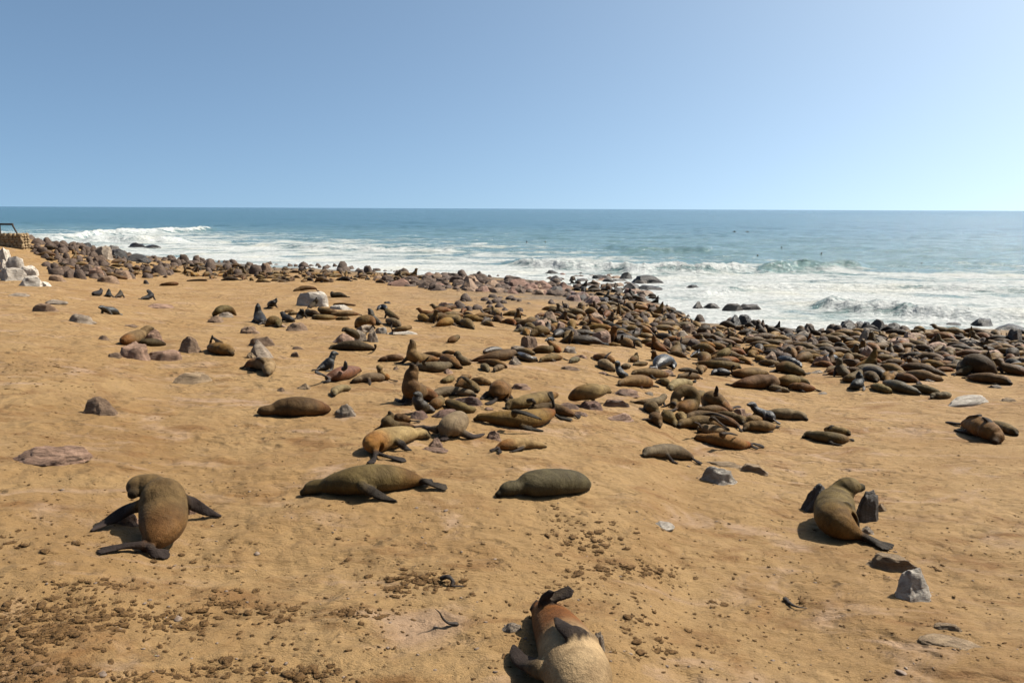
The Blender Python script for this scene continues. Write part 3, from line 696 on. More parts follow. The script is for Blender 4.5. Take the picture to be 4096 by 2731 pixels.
T('A', 'wet shiny seal lying across the pink boulder under an olive one', 'dark', [(1738, 152, 26), (1790, 175, 36), (1842, 190, 33)], (1882, 196, 23), (1905, 206), fore=[], hind=[], wet=.8, tint=1.2)
T('A', 'olive seal lying behind the wet shiny one', 'olive', [(1718, 115, 15), (1775, 122, 30), (1835, 133, 29)], (1860, 140, 19), (1882, 148), fore=[], hind=[])
T('A', 'dark olive seal bent head down left of the orange seal', 'olive', [(1875, 118, 24), (1940, 105, 38), (1998, 108, 35)], (2025, 95, 24), (2028, 70), fore=[], hind=[], tint=.75)
T('A', 'orange brown seal with raised head beside a grey boulder', 'rust', [(2100, 120, 20), (2075, 100, 34), (2045, 75, 28, 125)], (2012, 46, 20, 120), (1990, 32, 120), hind=[])
T('A', 'tan seal lying nose left below the orange seal', 'olive', [(2112, 180, 20), (2050, 175, 36), (1990, 186, 33)], (1942, 200, 21), (1915, 216), hind=[[(2120, 182, .05), (2180, 206, .015)]], tint=1.15)
T('D', 'small striped pup curled alone right of the long olive seal', 'grey', [(1148, 1088, 20), (1112, 1095, 29)], (1086, 1106, 20), (1068, 1118), fore=[], hind=[], tint=.8)
T('A', 'wet bluish seal lying behind the long olive seal', 'dark', [(1430, 128, 20), (1490, 112, 33), (1550, 108, 28)], (1578, 114, 18), (1600, 122), fore=[], hind=[], wet=.7, tint=1.4)

# right-hand group of the middle ground
T('B', 'tan seal climbing over pink rocks, muzzle to the right', 'tan',
  [(-20, 440, 50, .05), (60, 405, 76, .12), (160, 390, 80, .18), (235, 382, 58, .22)], (290, 375, 42, .22), (352, 395, .18),
  fore=[[(160, 440, .25), (180, 485, .1), (230, 520, .03)]], hind=[], tint=.85)
T('B', 'smooth tan seal lying nose left on open sand behind pink rocks', 'olive',
  [(712, 322, 26), (672, 300, 55), (592, 290, 62), (512, 292, 50)], (432, 308, 31), (380, 325), hind=[[(715, 330, .05), (785, 345, .015)]], fore=[], tint=1.25)
T('B', 'olive seal stretched out nose left behind the smooth tan one', 'olive', [(868, 232, 22), (800, 222, 40), (720, 213, 46), (630, 210, 42)], (565, 212, 26), (524, 220), hind=[[(870, 232, .05), (945, 240, .015)]], tint=.85)
T('B', 'shiny black wet seal curled into a ball', 'black', [(765, 155, 34), (800, 115, 62), (868, 98, 60, .05)], (918, 138, 38), (935, 182), fore=[], wet=.85, tint=1.6)
T('B', 'slender brown seal sitting up left of the shiny black ball', 'brown', [(785, 92, 20), (760, 70, 32, 105), (745, 42, 24, 104)], (738, 20, 20, 104), (712, 10, 104), tint=1.2)
T('B', 'wet black pup sitting bolt upright in front of a pale seal', 'black', [(482, 238, 22), (440, 228, 38), (412, 185, 35, 250), (402, 150, 27, 248)], (398, 128, 27, 248), (374, 102, 250), fore=[], wet=.6, tint=1.5)
T('B', 'pale grey seal lying on its side behind the bolt upright pup', 'pale', [(240, 120, 30), (285, 135, 54), (335, 163, 44)], (352, 178, 28), (374, 192), fore=[], hind=[], tint=.62, rump=False)
T('B', 'tan seal on its back waving a thin flipper', 'rust', [(190, 62, 24), (258, 70, 40), (325, 85, 40)], (352, 100, 25), (368, 112), fore=[[(280, 80, .22), (300, 50, .32), (345, 14, .44)]], tint=1.0)
T('B', 'round grey pup peeping out behind the bolt upright pup', 'grey', [(508, 150, 20), (478, 150, 29)], (452, 155, 20), (438, 160), fore=[], hind=[], tint=.75)
T('B', 'olive seal sitting with pointed head, alone on the sand', 'olive', [(540, 92, 26), (568, 75, 36), (576, 55, 26, 108)], (578, 42, 18, 108), (582, 26, 108), tint=.85)
T('B', 'small olive pup lying flat beside the pointed-head seal', 'olive', [(672, 125, 16), (620, 128, 25)], (566, 132, 17), (538, 136), fore=[], hind=[], tint=.8)
T('B', 'little tan pup nestled behind a pale seal, nose down', 'olive', [(790, 292, 18), (848, 300, 40)], (880, 325, 25), (890, 348), tint=1.2)
T('B', 'pale grey seal curled with striped hind flipper raised', 'pale', [(1082, 312, 30), (1000, 310, 46), (932, 330, 48)], (906, 350, 33), (900, 380), hind=[[(1085, 312, .12), (1110, 300, .18), (1138, 282, .26)], [(1085, 310, .1), (1115, 305, .14), (1130, 300, .2)]], fore=[], tint=.72, rump=False)
T('B', 'large olive seal bent double in an arch, head turned back to its tail', 'olive',
  [(945, 548, 38), (1010, 545, 60), (1090, 505, 72, 560), (1105, 430, 66, 555), (1050, 378, 58, 550), (975, 405, 52, 548), (935, 470, 48, 552)], (922, 528, 33, 575), (900, 570),
  fore=[[(930, 500, .3), (860, 525, .1), (800, 540, .02)]], hind=[[(940, 560, .05), (850, 580, .02)]], tint=1.0)
T('B', 'grey olive seal lying with head lifted left of the arched seal', 'grey', [(562, 492, 12), (650, 490, 28), (750, 486, 39), (808, 468, 36, 515)], (838, 440, 29, 512), (872, 430, 510), hind=[[(555, 490, .04), (522, 480, .02)]], tint=.85)
T('B', 'olive pup seen from above, lying left of the arched seal', 'olive', [(675, 530, 34), (728, 540, 60)], (760, 580, 36), (772, 618), hind=[[(650, 560, .04), (598, 556, .015)]], fore=[], tint=1.05)
T('B', 'dark brown pup lying foremost in the pile, nose towards the viewer', 'brown', [(728, 625, 30), (765, 642, 58)], (790, 690, 33), (802, 724), fore=[[(705, 660, .06), (670, 650, .03), (628, 652, .015)]], hind=[], tint=1.3)
T('B', 'olive pup lying right of the dark brown pup in the pile', 'olive', [(848, 592, 30), (884, 630, 60)], (925, 680, 36), (942, 710), fore=[], hind=[], tint=1.12)
T('B', 'pale tan pup squeezed in the middle of the pile', 'tan', [(960, 610, 20), (1002, 622, 45)], (1010, 652, 29), (1005, 672), fore=[], hind=[], tint=.75)
T('B', 'long olive seal lying nose left at the front of the pile', 'olive', [(1372, 722, 26), (1285, 692, 58), (1180, 676, 64), (1080, 682, 55)], (1005, 692, 39), (948, 712), hind=[[(1380, 725, .06), (1460, 752, .015)]], fore=[[(1300, 640, .4), (1380, 700, .2), (1450, 745, .05)]], tint=1.0)
T('B', 'dark olive seal lying behind the long one in the pile', 'olive', [(1530, 712, 22), (1450, 672, 40), (1330, 640, 50), (1200, 612, 46), (1110, 610, 38)], (1078, 620, 28), (1045, 632), hind=[[(1535, 720, .06), (1572, 770, .015)]], fore=[[(1300, 600, .3), (1380, 620, .3), (1450, 655, .2)]], tint=.72)
T('B', 'small grey seal wedged before the pile with striped flipper raised', 'grey', [(1400, 748, 18), (1320, 748, 42), (1230, 742, 48)], (1182, 746, 35), (1155, 765), hind=[], fore=[[(1185, 725, .25), (1160, 695, .33), (1124, 678, .38)]], tint=1.1, rump=False)
T('B', 'rusty seal lying on its side in front of the pile, hind flippers right', 'rust', [(1638, 888, 22), (1590, 886, 42), (1500, 876, 60), (1380, 850, 63), (1262, 832, 52)], (1165, 826, 36), (1115, 828),
  fore=[[(1400, 885, .06), (1450, 905, .03), (1532, 926, .012)], [(1370, 790, .32), (1450, 782, .34), (1530, 802, .28)]],
  hind=[[(1645, 885, .08), (1700, 882, .06), (1776, 906, .02)], [(1645, 895, .06), (1680, 915, .03), (1726, 936, .015)]], tint=.95)
T('B', 'grey olive seal lying nose left, alone below the pile', 'grey', [(1100, 1012, 20), (1060, 995, 42), (980, 966, 66), (880, 950, 70), (780, 950, 62)], (680, 962, 44), (634, 990),
  fore=[[(865, 990, .10), (910, 1040, .03), (972, 1072, .012)]], hind=[[(1105, 1020, .05), (1150, 1050, .03), (1192, 1076, .015)]], tint=.85)
T('B', 'wet black pup rearing up at the right end of the pile, facing left', 'black', [(1868, 652, 26), (1838, 628, 50), (1780, 612, 50), (1715, 575, 42, 665), (1685, 540, 34, 660)], (1668, 518, 30, 660), (1620, 505, 660), hind=[[(1875, 660, .05), (1932, 696, .015)]], wet=.6, tint=1.5)
T('B', 'smooth grey seal lying nose right beside the rearing black pup', 'grey', [(1795, 602, 24), (1850, 600, 42), (1940, 600, 53), (2040, 606, 50)], (2138, 626, 35), (2190, 652), fore=[[(1990, 630, .06), (1950, 645, .02), (1900, 640, .01)]], hind=[], tint=1.0, rump=False)
T('B', 'olive pup asleep at the right foot of the pile, nose left', 'olive', [(1862, 722, 22), (1790, 716, 50), (1700, 712, 53)], (1622, 722, 36), (1576, 748), fore=[[(1740, 745, .05), (1800, 765, .02), (1868, 772, .01)]], hind=[[(1870, 725, .05), (1920, 716, .02)]], tint=1.1)
T('B', 'tan pup lying behind the pup at the right foot of the pile', 'tan', [(1745, 650, 20), (1672, 650, 42)], (1615, 665, 29), (1592, 682), fore=[], hind=[], tint=.65)
T('B', 'olive seal hunched with its back up right of the arched seal', 'olive', [(1455, 565, 24), (1385, 505, 52), (1305, 455, 76, .05), (1245, 470, 62)], (1232, 505, 36), (1218, 535), fore=[[(1330, 400, .45), (1332, 365, .55), (1334, 332, .65)]], hind=[[(1460, 565, .06), (1500, 540, .1), (1550, 530, .1)]], tint=1.0)
T('B', 'brown olive seal lying flat before the hunched one', 'olive', [(1420, 575, 24), (1340, 556, 38), (1245, 556, 35)], (1170, 560, 24), (1138, 566), fore=[], hind=[], tint=.8)
T('B', 'olive brown seal with head hanging at the right of the pile', 'olive', [(1330, 600, 24), (1420, 610, 38), (1520, 638, 42)], (1572, 660, 31), (1585, 695), fore=[], hind=[], tint=.9)
T('B', 'olive seal behind the arched seal, only its flank showing', 'olive', [(1230, 420, 24), (1180, 418, 42), (1150, 430, 40)], (1120, 445, 28), (1095, 455), fore=[], hind=[], tint=1.1)
T('B', 'dark brown seal curved round its nursing pup', 'brown', [(1490, 330, 22), (1580, 315, 46), (1700, 300, 63), (1800, 290, 70)], (1868, 308, 50), (1850, 350), hind=[[(1480, 330, .05), (1415, 320, .02)]], fore=[[(1770, 330, .08), (1785, 365, .015)]], tint=1.25)
T('B', 'olive seal lying nose right beside the nursing mother', 'olive', [(1925, 300, 40), (2000, 290, 56), (2090, 286, 46)], (2160, 300, 31), (2216, 318), fore=[], hind=[], tint=1.15)
T('B', 'grey pup lying flat in front of the nursing mother', 'grey', [(1828, 356, 16), (1888, 360, 31), (1950, 370, 26)], (1988, 380, 19), (2022, 390), hind=[], tint=.85)
T('B', 'rusty pup lying nose left, flippers right, beside the nursing mother', 'rust', [(2240, 362, 20), (2190, 355, 36), (2112, 346, 43)], (2040, 345, 28), (2005, 352), hind=[[(2245, 362, .05), (2316, 388, .015)]], tint=.75)
T('B', 'olive pup lying nose left with flipper lifted, right of the stretched olive seal', 'olive', [(1165, 256, 16), (1130, 246, 29), (1060, 240, 33)], (988, 246, 21), (944, 258), fore=[[(1090, 210, .25), (1100, 195, .35)]], hind=[[(1170, 258, .04), (1205, 270, .015)]], tint=.8)
T('B', 'dark seal lying between the black ball and the orange pup', 'dark', [(980, 186, 12), (1050, 185, 23), (1110, 195, 21)], (1140, 202, 16), (1162, 214), fore=[], hind=[], tint=1.4)
T('B', 'round orange tan pup curled behind the nose-left olive pup', 'tan', [(1218, 170, 26), (1175, 178, 36)], (1190, 202, 21), (1196, 224), fore=[], hind=[], tint=.7)
T('B', 'very long brown olive seal stretched above the orange pup', 'olive', [(1165, 122, 20), (1250, 130, 36), (1370, 140, 43), (1470, 146, 39)], (1530, 152, 24), (1565, 168), fore=[], tint=.85)
T('B', 'shiny black seal lying left of a tan seal with flipper up', 'black', [(1445, 216, 24), (1382, 206, 36), (1322, 206, 31)], (1302, 214, 22), (1284, 226), fore=[], hind=[], wet=.5, tint=1.9)
T('B', 'tan seal stretched nose right with hind flipper standing up', 'olive', [(1490, 222, 27), (1580, 220, 46), (1690, 211, 49), (1765, 215, 33)], (1798, 220, 24), (1826, 230), hind=[[(1485, 215, .1), (1470, 180, .25), (1500, 140, .42)]], fore=[], tint=1.15)
T('B', 'big rounded brown seal with foreflippers spread, nosing the sand right', 'olive', [(1945, 165, 52), (1990, 162, 58), (2060, 185, 52)], (2125, 212, 34), (2175, 228), fore=[[(1925, 185, .1), (1880, 195, .04), (1830, 206, .015)], [(2130, 220, .05), (2170, 225, .02), (2215, 215, .015)]], hind=[], tint=.8)
T('B', 'wet bluish black seal behind the big rounded brown one', 'black', [(1925, 85, 26), (1990, 95, 39), (2060, 116, 36)], (2110, 140, 24), (2142, 160), fore=[], hind=[], wet=.8, tint=2.0)
T('B', 'olive seal lying left of the wet bluish black one', 'olive', [(1748, 112, 16), (1820, 120, 33), (1880, 125, 31)], (1908, 130, 21), (1928, 138), tint=.8)
T('E', 'tan seal reared up high among the crowd, neck stretched to the sky', 'olive', [(465, 1195, 28), (530, 1185, 46), (605, 1150, 55, 1232), (660, 1100, 45, 1230), (682, 1060, 34, 1230)], (690, 1038, 28, 1230), (692, 1006, 1232), tint=1.15)
# right edge
T('R', 'tan pup lying behind an olive seal, nose right, on open sand', 'olive', [(480, 562, 20), (540, 565, 38), (610, 575, 39)], (678, 590, 29), (714, 606), fore=[[(500, 550, .25), (530, 528, .3), (560, 530, .22)]], hind=[], tint=1.2)
T('R', 'olive seal lying nose left in a pair on open sand', 'olive', [(672, 652, 28), (600, 646, 48), (500, 636, 53), (400, 622, 46)], (310, 612, 31), (256, 630), hind=[[(680, 650, .05), (720, 655, .03), (756, 667, .015)]], fore=[[(500, 655, .07), (540, 690, .03), (642, 716, .012)]], tint=.78)
T('R', 'tan seal on its back facing the viewer, flippers spread like arms', 'rust', [(1795, 512, 32), (1870, 515, 64), (1960, 545, 86), (2040, 590, 80)], (2085, 635, 56), (2075, 678),
  fore=[[(1880, 590, .08), (1790, 582, .04), (1690, 562, .015)], [(1970, 470, .4), (2020, 480, .4), (1955, 445, .5)]],
  hind=[[(1785, 515, .06), (1720, 506, .04), (1620, 490, .02)], [(1810, 480, .25), (1860, 445, .4), (1936, 424, .48)]], tint=1.0)
T('R', 'small tan seal lying half behind the flippers-spread seal', 'olive', [(2060, 500, 20), (2115, 522, 36), (2190, 552, 41)], (2255, 585, 32), (2292, 608), fore=[], hind=[], tint=1.15)
T('R', 'grey pup asleep against a long flat white rock', 'grey', [(1648, 236, 16), (1615, 236, 30), (1560, 240, 33)], (1498, 246, 25), (1464, 264), fore=[], hind=[], tint=.85)
T('R', 'olive seal lying nose right next to the pup at the flat white rock', 'olive', [(1275, 160, 14), (1370, 170, 35), (1450, 190, 40)], (1522, 210, 26), (1566, 220), fore=[], hind=[], tint=.85)
T('R', 'dark olive seal lying between a tan pup and an olive seal', 'olive', [(1040, 120, 24), (1130, 142, 46), (1222, 172, 48)], (1312, 202, 32), (1384, 218), fore=[], hind=[], tint=.6, wet=.25)
T('R', 'tan pup with hind flippers stretched left, first in a row of four', 'tan', [(920, 152, 18), (985, 165, 38), (1045, 185, 34)], (1075, 196, 25), (1100, 208), hind=[[(915, 152, .05), (855, 156, .02)]], fore=[], tint=.62)
T('R', 'black seal sitting up straight at the edge of the crowd', 'black', [(728, 155, 24), (762, 145, 42), (796, 108, 40, 172), (800, 72, 30, 170)], (796, 50, 27, 170), (790, 20, 172), wet=.35, tint=1.7)
T('R', 'olive seal sitting behind the straight black one', 'olive', [(645, 92, 14), (700, 80, 38), (770, 58, 44)], (800, 12, 27, 90), (806, -18, 90), hind=[[(645, 92, .04), (615, 90, .02)]], tint=.85)
T('R', 'dark olive pup lying face towards the viewer in the crowd front', 'olive', [(868, 42, 28), (918, 60, 46)], (952, 88, 29), (956, 116), fore=[], hind=[], tint=.65)
T('R', 'olive seal lying with striped hind flippers towards the viewer', 'olive', [(1340, 102, 20), (1280, 82, 38), (1205, 62, 36)], (1182, 52, 26), (1160, 46), hind=[[(1350, 108, .04), (1346, 130, .015)], [(1362, 108, .04), (1378, 130, .015)]], fore=[], tint=.85)
T('R', 'golden seal stretched nose right above the striped hind flippers', 'tan', [(1240, 28, 14), (1340, 42, 40), (1430, 56, 45), (1500, 72, 36)], (1548, 82, 26), (1592, 92), fore=[], hind=[], tint=.62)
T('R', 'dark brown seal lying nose right, foremost at the right edge', 'brown', [(1838, 66, 20), (1930, 72, 39), (2030, 76, 46), (2110, 86, 42)], (2178, 106, 31), (2240, 126), fore=[], tint=1.25)
T('F', 'massive dark bull humped over the crowd at the right edge', 'dark', [(1810, 1365, 45), (1720, 1310, 92), (1600, 1265, 112, .05), (1500, 1285, 100)], (1420, 1345, 58), (1370, 1380), fore=[], hind=[], tint=1.15)
T('F', 'small dark seal rearing up against the massive bull', 'olive', [(1345, 1398, 20), (1420, 1375, 40), (1500, 1332, 40, 1415), (1530, 1308, 30, 1412)], (1555, 1292, 25, 1412), (1600, 1284, 1412), tint=.55)

# left-hand scatter
T('C', 'pale tan seal on its side facing the viewer, alone left of a seal group', 'pale', [(195, 1148, 22), (240, 1132, 46), (320, 1130, 58), (385, 1140, 58)], (388, 1188, 45), (378, 1228),
  fore=[[(330, 1095, .32), (300, 1080, .3), (262, 1080, .25)]], hind=[[(190, 1150, .06), (165, 1160, .04), (132, 1172, .02)], [(200, 1165, .05), (230, 1185, .03), (282, 1195, .015)]], tint=.75)
T('G', 'tan seal on its back among boulders, two flippers in the air', 'rust', [(1885, 1432, 28), (1940, 1440, 50), (2005, 1450, 55)], (2055, 1465, 42), (2090, 1492), fore=[[(1990, 1400, .3), (1950, 1375, .35), (1910, 1342, .42)]], hind=[[(1885, 1420, .1), (1890, 1370, .32), (1905, 1328, .48)]], tint=.9)
T('G', 'tan seal sitting behind a brown boulder with head raised right', 'tan', [(1115, 1372, 38), (1185, 1350, 55), (1262, 1315, 46, 1400), (1300, 1285, 36, 1400)], (1330, 1266, 29, 1400), (1380, 1255, 1400), fore=[], hind=[], tint=.6)
T('G', 'dark pup lying between a sitting tan seal and its boulders', 'dark', [(1475, 1402, 14), (1400, 1390, 33), (1300, 1385, 33)], (1242, 1380, 26), (1208, 1376), fore=[], hind=[], tint=1.2)
T('G', 'olive seal hunched over a grey rock on the left sand', 'olive', [(2108, 1135, 14), (2065, 1095, 30, .12), (1985, 1088, 33, .18), (1945, 1112, 30, .1)], (1922, 1135, 20), (1908, 1152), tint=.85, fore=[], hind=[])
T('G', 'glossy black pup walking left on open sand', 'black', [(1048, 1120, 20), (1010, 1106, 32, 1138), (955, 1095, 27, 1134), (928, 1082, 21, 1132)], (908, 1075, 17, 1130), (878, 1068, 1130), wet=.7, tint=2.0)
T('G', 'black pup resting on its belly, leftmost of four sitting pups', 'black', [(842, 952, 18), (880, 948, 24), (900, 932, 17, 970)], (906, 918, 13, 968), (904, 904, 968), tint=1.5, wet=.2, fore=[], hind=[])
T('G', 'slim black pup sitting upright, second of the four from the left', 'black', [(978, 968, 15), (973, 955, 20, 974), (974, 935, 15, 973)], (976, 922, 11, 973), (974, 908, 973), tint=1.5, wet=.2, hind=[])
T('G', 'dark pup sitting with a tail flipper left, third of the four', 'dark', [(1042, 976, 10), (1070, 965, 20), (1080, 948, 17, 982)], (1080, 934, 12, 980), (1078, 920, 980), wet=.2, hind=None)
T('G', 'black seal pup sitting and looking left, rightmost of four pups', 'black', [(1275, 992, 12), (1320, 985, 20), (1350, 968, 22, 1005), (1345, 945, 16, 1003)], (1330, 930, 14, 1002), (1300, 922, 1002), tint=1.5, wet=.2)
T('C', 'black seal sitting upright with its back to the viewer, left of a white boulder', 'black', [(330, 748, 28), (312, 722, 45, 758), (298, 675, 38, 755), (295, 640, 27, 755)], (295, 615, 21, 755), (295, 588, 755), tint=1.6, wet=.3)
T('C', 'black pup standing on open sand left of the white boulder', 'black', [(402, 600, 22), (430, 588, 30, 638), (448, 572, 22, 637)], (456, 564, 17, 637), (460, 546, 637), tint=1.5, wet=.3, hind=[])
T('C', 'olive seal curled around a small rock beside a black pup', 'olive', [(372, 782, 18), (420, 742, 40, .08), (465, 752, 40)], (480, 782, 25), (468, 804), fore=[], hind=[], tint=.85)
T('C', 'black pup with lifted head sitting right of the curled olive seal', 'black', [(616, 744, 12), (590, 735, 26), (542, 715, 32, 755), (522, 692, 23, 753)], (514, 680, 19, 752), (494, 668, 752), tint=1.6, wet=.3, hind=[])
T('C', 'brown seal climbing over a boulder above the long dark brown one', 'dark', [(1190, 895, 20, .2), (1160, 865, 36, .3), (1108, 838, 30, .45)], (1072, 825, 21, .5), (1046, 832, .5), fore=[], hind=[], tint=1.25)
T('C', 'olive seal draped over a tall grey rock', 'olive', [(1330, 770, 22, .35), (1300, 735, 42, .42), (1235, 742, 46, .36)], (1190, 775, 32, .2), (1168, 802, .1), fore=[], hind=[[(1325, 785, .3), (1340, 815, .1)]], tint=1.05)
T('C', 'dark seal sitting with raised head behind the draped olive seal', 'dark', [(1380, 765, 22), (1345, 745, 32), (1315, 705, 30, 770)], (1302, 662, 24, 768), (1290, 640, 768), fore=[], hind=[[(1380, 765, .05), (1420, 770, .02)]], wet=.3, tint=1.0)
T('C', 'tan seal lying on its belly on a low pale rock, tail lifted', 'olive', [(1500, 835, 10), (1560, 822, 24, .15), (1620, 815, 28, .18)], (1655, 805, 20, .2), (1680, 798, .2), fore=[], hind=[[(1495, 820, .2), (1490, 790, .3), (1495, 755, .45)]], tint=1.1)
T('C', 'grey seal curled on sand beside the draped one, face down', 'grey', [(1462, 745, 26), (1505, 755, 38), (1545, 770, 34)], (1560, 785, 22), (1570, 800), fore=[], hind=[], tint=.9)
T('C', 'olive seal sitting tall behind the grey curled one', 'olive', [(1555, 728, 12), (1510, 705, 26), (1465, 675, 28, 722)], (1440, 648, 18, 718), (1425, 632, 718), tint=.65, hind=[])
T('C', 'dark glossy seal scratching itself behind the tall sitting one', 'black', [(1370, 640, 10), (1390, 622, 20), (1420, 618, 24)], (1440, 632, 16), (1448, 648), fore=[[(1380, 635, .1), (1365, 650, .02)]], hind=[], wet=.6, tint=1.6)
T('D', 'brown seal lying beside a rock with head raised to the right', 'olive', [(-5, 925, 22), (20, 915, 32)], (70, 892, 22), (122, 868, .25), fore=[], hind=[], tint=.8)
T('D', 'dark seal sitting up alone beside flat grey rocks', 'dark', [(830, 862, 12), (858, 850, 28), (880, 815, 28, 872)], (880, 778, 18, 868), (872, 752, 868), wet=.3, fore=[])
T('D', 'glossy dark seal curled like a stone at the crowd edge', 'dark', [(945, 875, 25), (970, 858, 38), (1000, 850, 28)], (1015, 860, 18), (1025, 875), fore=[], hind=[], wet=.5, tint=.8)
# cluster round the white boulder
for q, (lab, pl, bd, hd, ns, kw) in enumerate([
    ('tan seal lying flat in front of the huddle by the white boulder', 'olive', [(995, 716, 13), (920, 715, 26), (842, 715, 26)], (802, 713, 20), (778, 716), dict(tint=1.05, fore=[])),
    ('black seal sitting hunched at the left of that huddle', 'black', [(655, 716, 18), (680, 692, 32), (688, 670, 24, 728)], (690, 655, 18, 726), (672, 640, 726), dict(tint=1.7)),
    ('dark seal slumped beside the hunched black one', 'dark', [(840, 692, 18), (800, 680, 30), (752, 672, 27)], (738, 660, 20), (726, 680), dict(fore=[], hind=[])),
    ('brown seal lying over others in the huddle by the white boulder', 'brown', [(1000, 672, 18), (925, 660, 30), (875, 655, 28)], (852, 642, 21), (846, 622, .3), dict(fore=[], hind=[], tint=1.3)),
    ('long olive seal lying at the back right of that huddle', 'olive', [(1190, 686, 12), (1100, 680, 25), (1005, 685, 22)], (962, 690, 16), (940, 696), dict(fore=[], tint=.9)),
    ('small olive seal in front of the long one, hind flippers right', 'olive', [(1100, 722, 16), (1055, 724, 18)], (1012, 728, 13), (990, 732), dict(fore=[], tint=.75)),
    ('brown seal draped behind the white boulder', 'brown', [(812, 456, 10), (742, 450, 20), (682, 456, 22)], (632, 480, 18), (598, 496), dict(fore=[], tint=1.2)),
    ('dark seal crouching right of the white boulder', 'dark', [(1085, 528, 12), (1022, 512, 25), (972, 518, 24)], (960, 500, 15), (952, 480, .3), dict(fore=[], tint=.9)),
    ('brown seal lying stretched to the right below the white boulder', 'brown', [(1165, 606, 8), (1080, 598, 14), (1010, 596, 13)], (985, 598, 10), (968, 600), dict(fore=[], hind=[], tint=1.2)),
    ('dark seal lying against the foot of the white boulder', 'dark', [(760, 620, 12), (790, 598, 24)], (820, 560, 18, 620), (818, 536, 620), dict(tint=.9)),
    ('small brown seal lying beside a tan one left of that huddle', 'brown', [(600, 652, 10), (570, 655, 14)], (545, 662, 10), (530, 668), dict(tint=1.5, fore=[])),
    ('olive pup lying just behind the hunched black one', 'olive', [(640, 678, 12), (600, 680, 15)], (575, 684, 11), (560, 690), dict(tint=.7, fore=[]))]):
    T('C', lab, pl, bd, hd, ns, **kw)
T('G', 'brown seal lying alone with nose left on far left sand', 'brown', [(1585, 862, 14), (1530, 862, 17), (1480, 866, 14)], (1450, 870, 10), (1428, 875), fore=[], hind=[], tint=1.5)
T('G', 'dark seal lying flat in front of the shore crowd, far left', 'dark', [(1850, 830, 8), (1780, 828, 10), (1710, 832, 8)], (1680, 835, 6), (1660, 838), fore=[], hind=[], tint=1.2)
T('G', 'olive seal lying head left over rocks in front of black pups', 'olive', [(1130, 815, 12), (1060, 800, 20), (990, 785, 20)], (955, 778, 14), (935, 775), fore=[], hind=[], tint=.75)
flush_seals()

# ------------------------------------------------------------------ rocks
def noise3(V, f, s): return (pnoise(V[:, 0] * f, V[:, 1] * f + 7.7 * s, s) + pnoise(V[:, 1] * f + 3.1, V[:, 2] * f, s + 1) + pnoise(V[:, 2] * f, V[:, 0] * f + 5.5, s + 2)) / 1.7
def rock_mesh(seed, kind, n):
    r = np.random.default_rng(1000 + seed); V, Fc = ico(n); V = V.copy()
    m = {'round': 20, 'block': 13, 'peak': 15, 'slab': 13, 'ridge': 14}[kind]
    N = r.normal(size=(m, 3)); N[:, 2] = np.abs(N[:, 2]) * {'round': .8, 'block': .7, 'peak': .45, 'slab': 1.2, 'ridge': .6}[kind]
    N /= np.linalg.norm(N, axis=1)[:, None]; dist = r.uniform(.66, 1.0, m)
    if kind == 'block': N[0] = (0.1, -.1, .99); dist[0] = .6
    rad_ = np.full(len(V), 1.15)
    for k in range(m):
        c = V @ N[k]; rad_ = np.where(c > .05, np.minimum(rad_, dist[k] / np.maximum(c, .05)), rad_)
    P = V * rad_[:, None]
    P = P * (1 + .11 * noise3(P, 2.1, seed)[:, None] + .06 * noise3(P, 5.0, seed + 5)[:, None] + (.03 * noise3(P, 14.0, seed + 9)[:, None] if n > 3 else 0))
    if kind == 'peak':
        f = 1 - .28 * np.clip(P[:, 2], 0, 1); P[:, 0] *= f; P[:, 1] *= f
    lo = P.min(0); hi = P.max(0)
    P[:, 0] = (P[:, 0] - (lo[0] + hi[0]) / 2) / (hi[0] - lo[0]); P[:, 1] = (P[:, 1] - (lo[1] + hi[1]) / 2) / (hi[1] - lo[1])
    z = P[:, 2] / hi[2]; P[:, 2] = np.where(z < 0, z * .28, z)
    w = 1 + .10 * np.clip(.25 - P[:, 2], 0, .4); P[:, 0] *= w; P[:, 1] *= w
    me = mesh_np('rock', P, Fc); smooth(me); me.set_sharp_from_angle(angle=math.radians(24 if n <= 3 else 34))
    me.materials.append(M_ROCK); return me
ROCKS = {}
def rock_data(kind, i, n=3):
    k = (kind, i, n)
    if k not in ROCKS: ROCKS[k] = rock_mesh(i * 13 + len(kind), kind, n)
    return ROCKS[k]
RC = {'pink': (.260, .165, .112), 'brown': (.200, .132, .082), 'grey': (.240, .195, .146), 'white': (.400, .365, .310), 'dark': (.070, .060, .051),
      'red': (.165, .094, .066), 'buff': (.270, .195, .115), 'black': (.020, .018, .017), 'umber': (.070, .044, .028)}
ROCK_N = [0]
def put_rock(P, w, dpt, h, c, wet, kind, label, group=None, n=3, yaw=None, name='rock'):
    ROCK_N[0] += 1; i = ROCK_N[0]
    o = link(name, rock_data(kind, i % 5, n)); o.location = P; o.scale = (w, dpt, h)
    o.rotation_euler = (0, 0, random.uniform(-.5, .5) + (math.pi if i % 2 else 0) if yaw is None else yaw)
    j = random.uniform(.85, 1.15); cc = RC[c]; o.color = (cc[0] * j, cc[1] * j, cc[2] * j, wet); tag(o, label, 'rock', group); return o
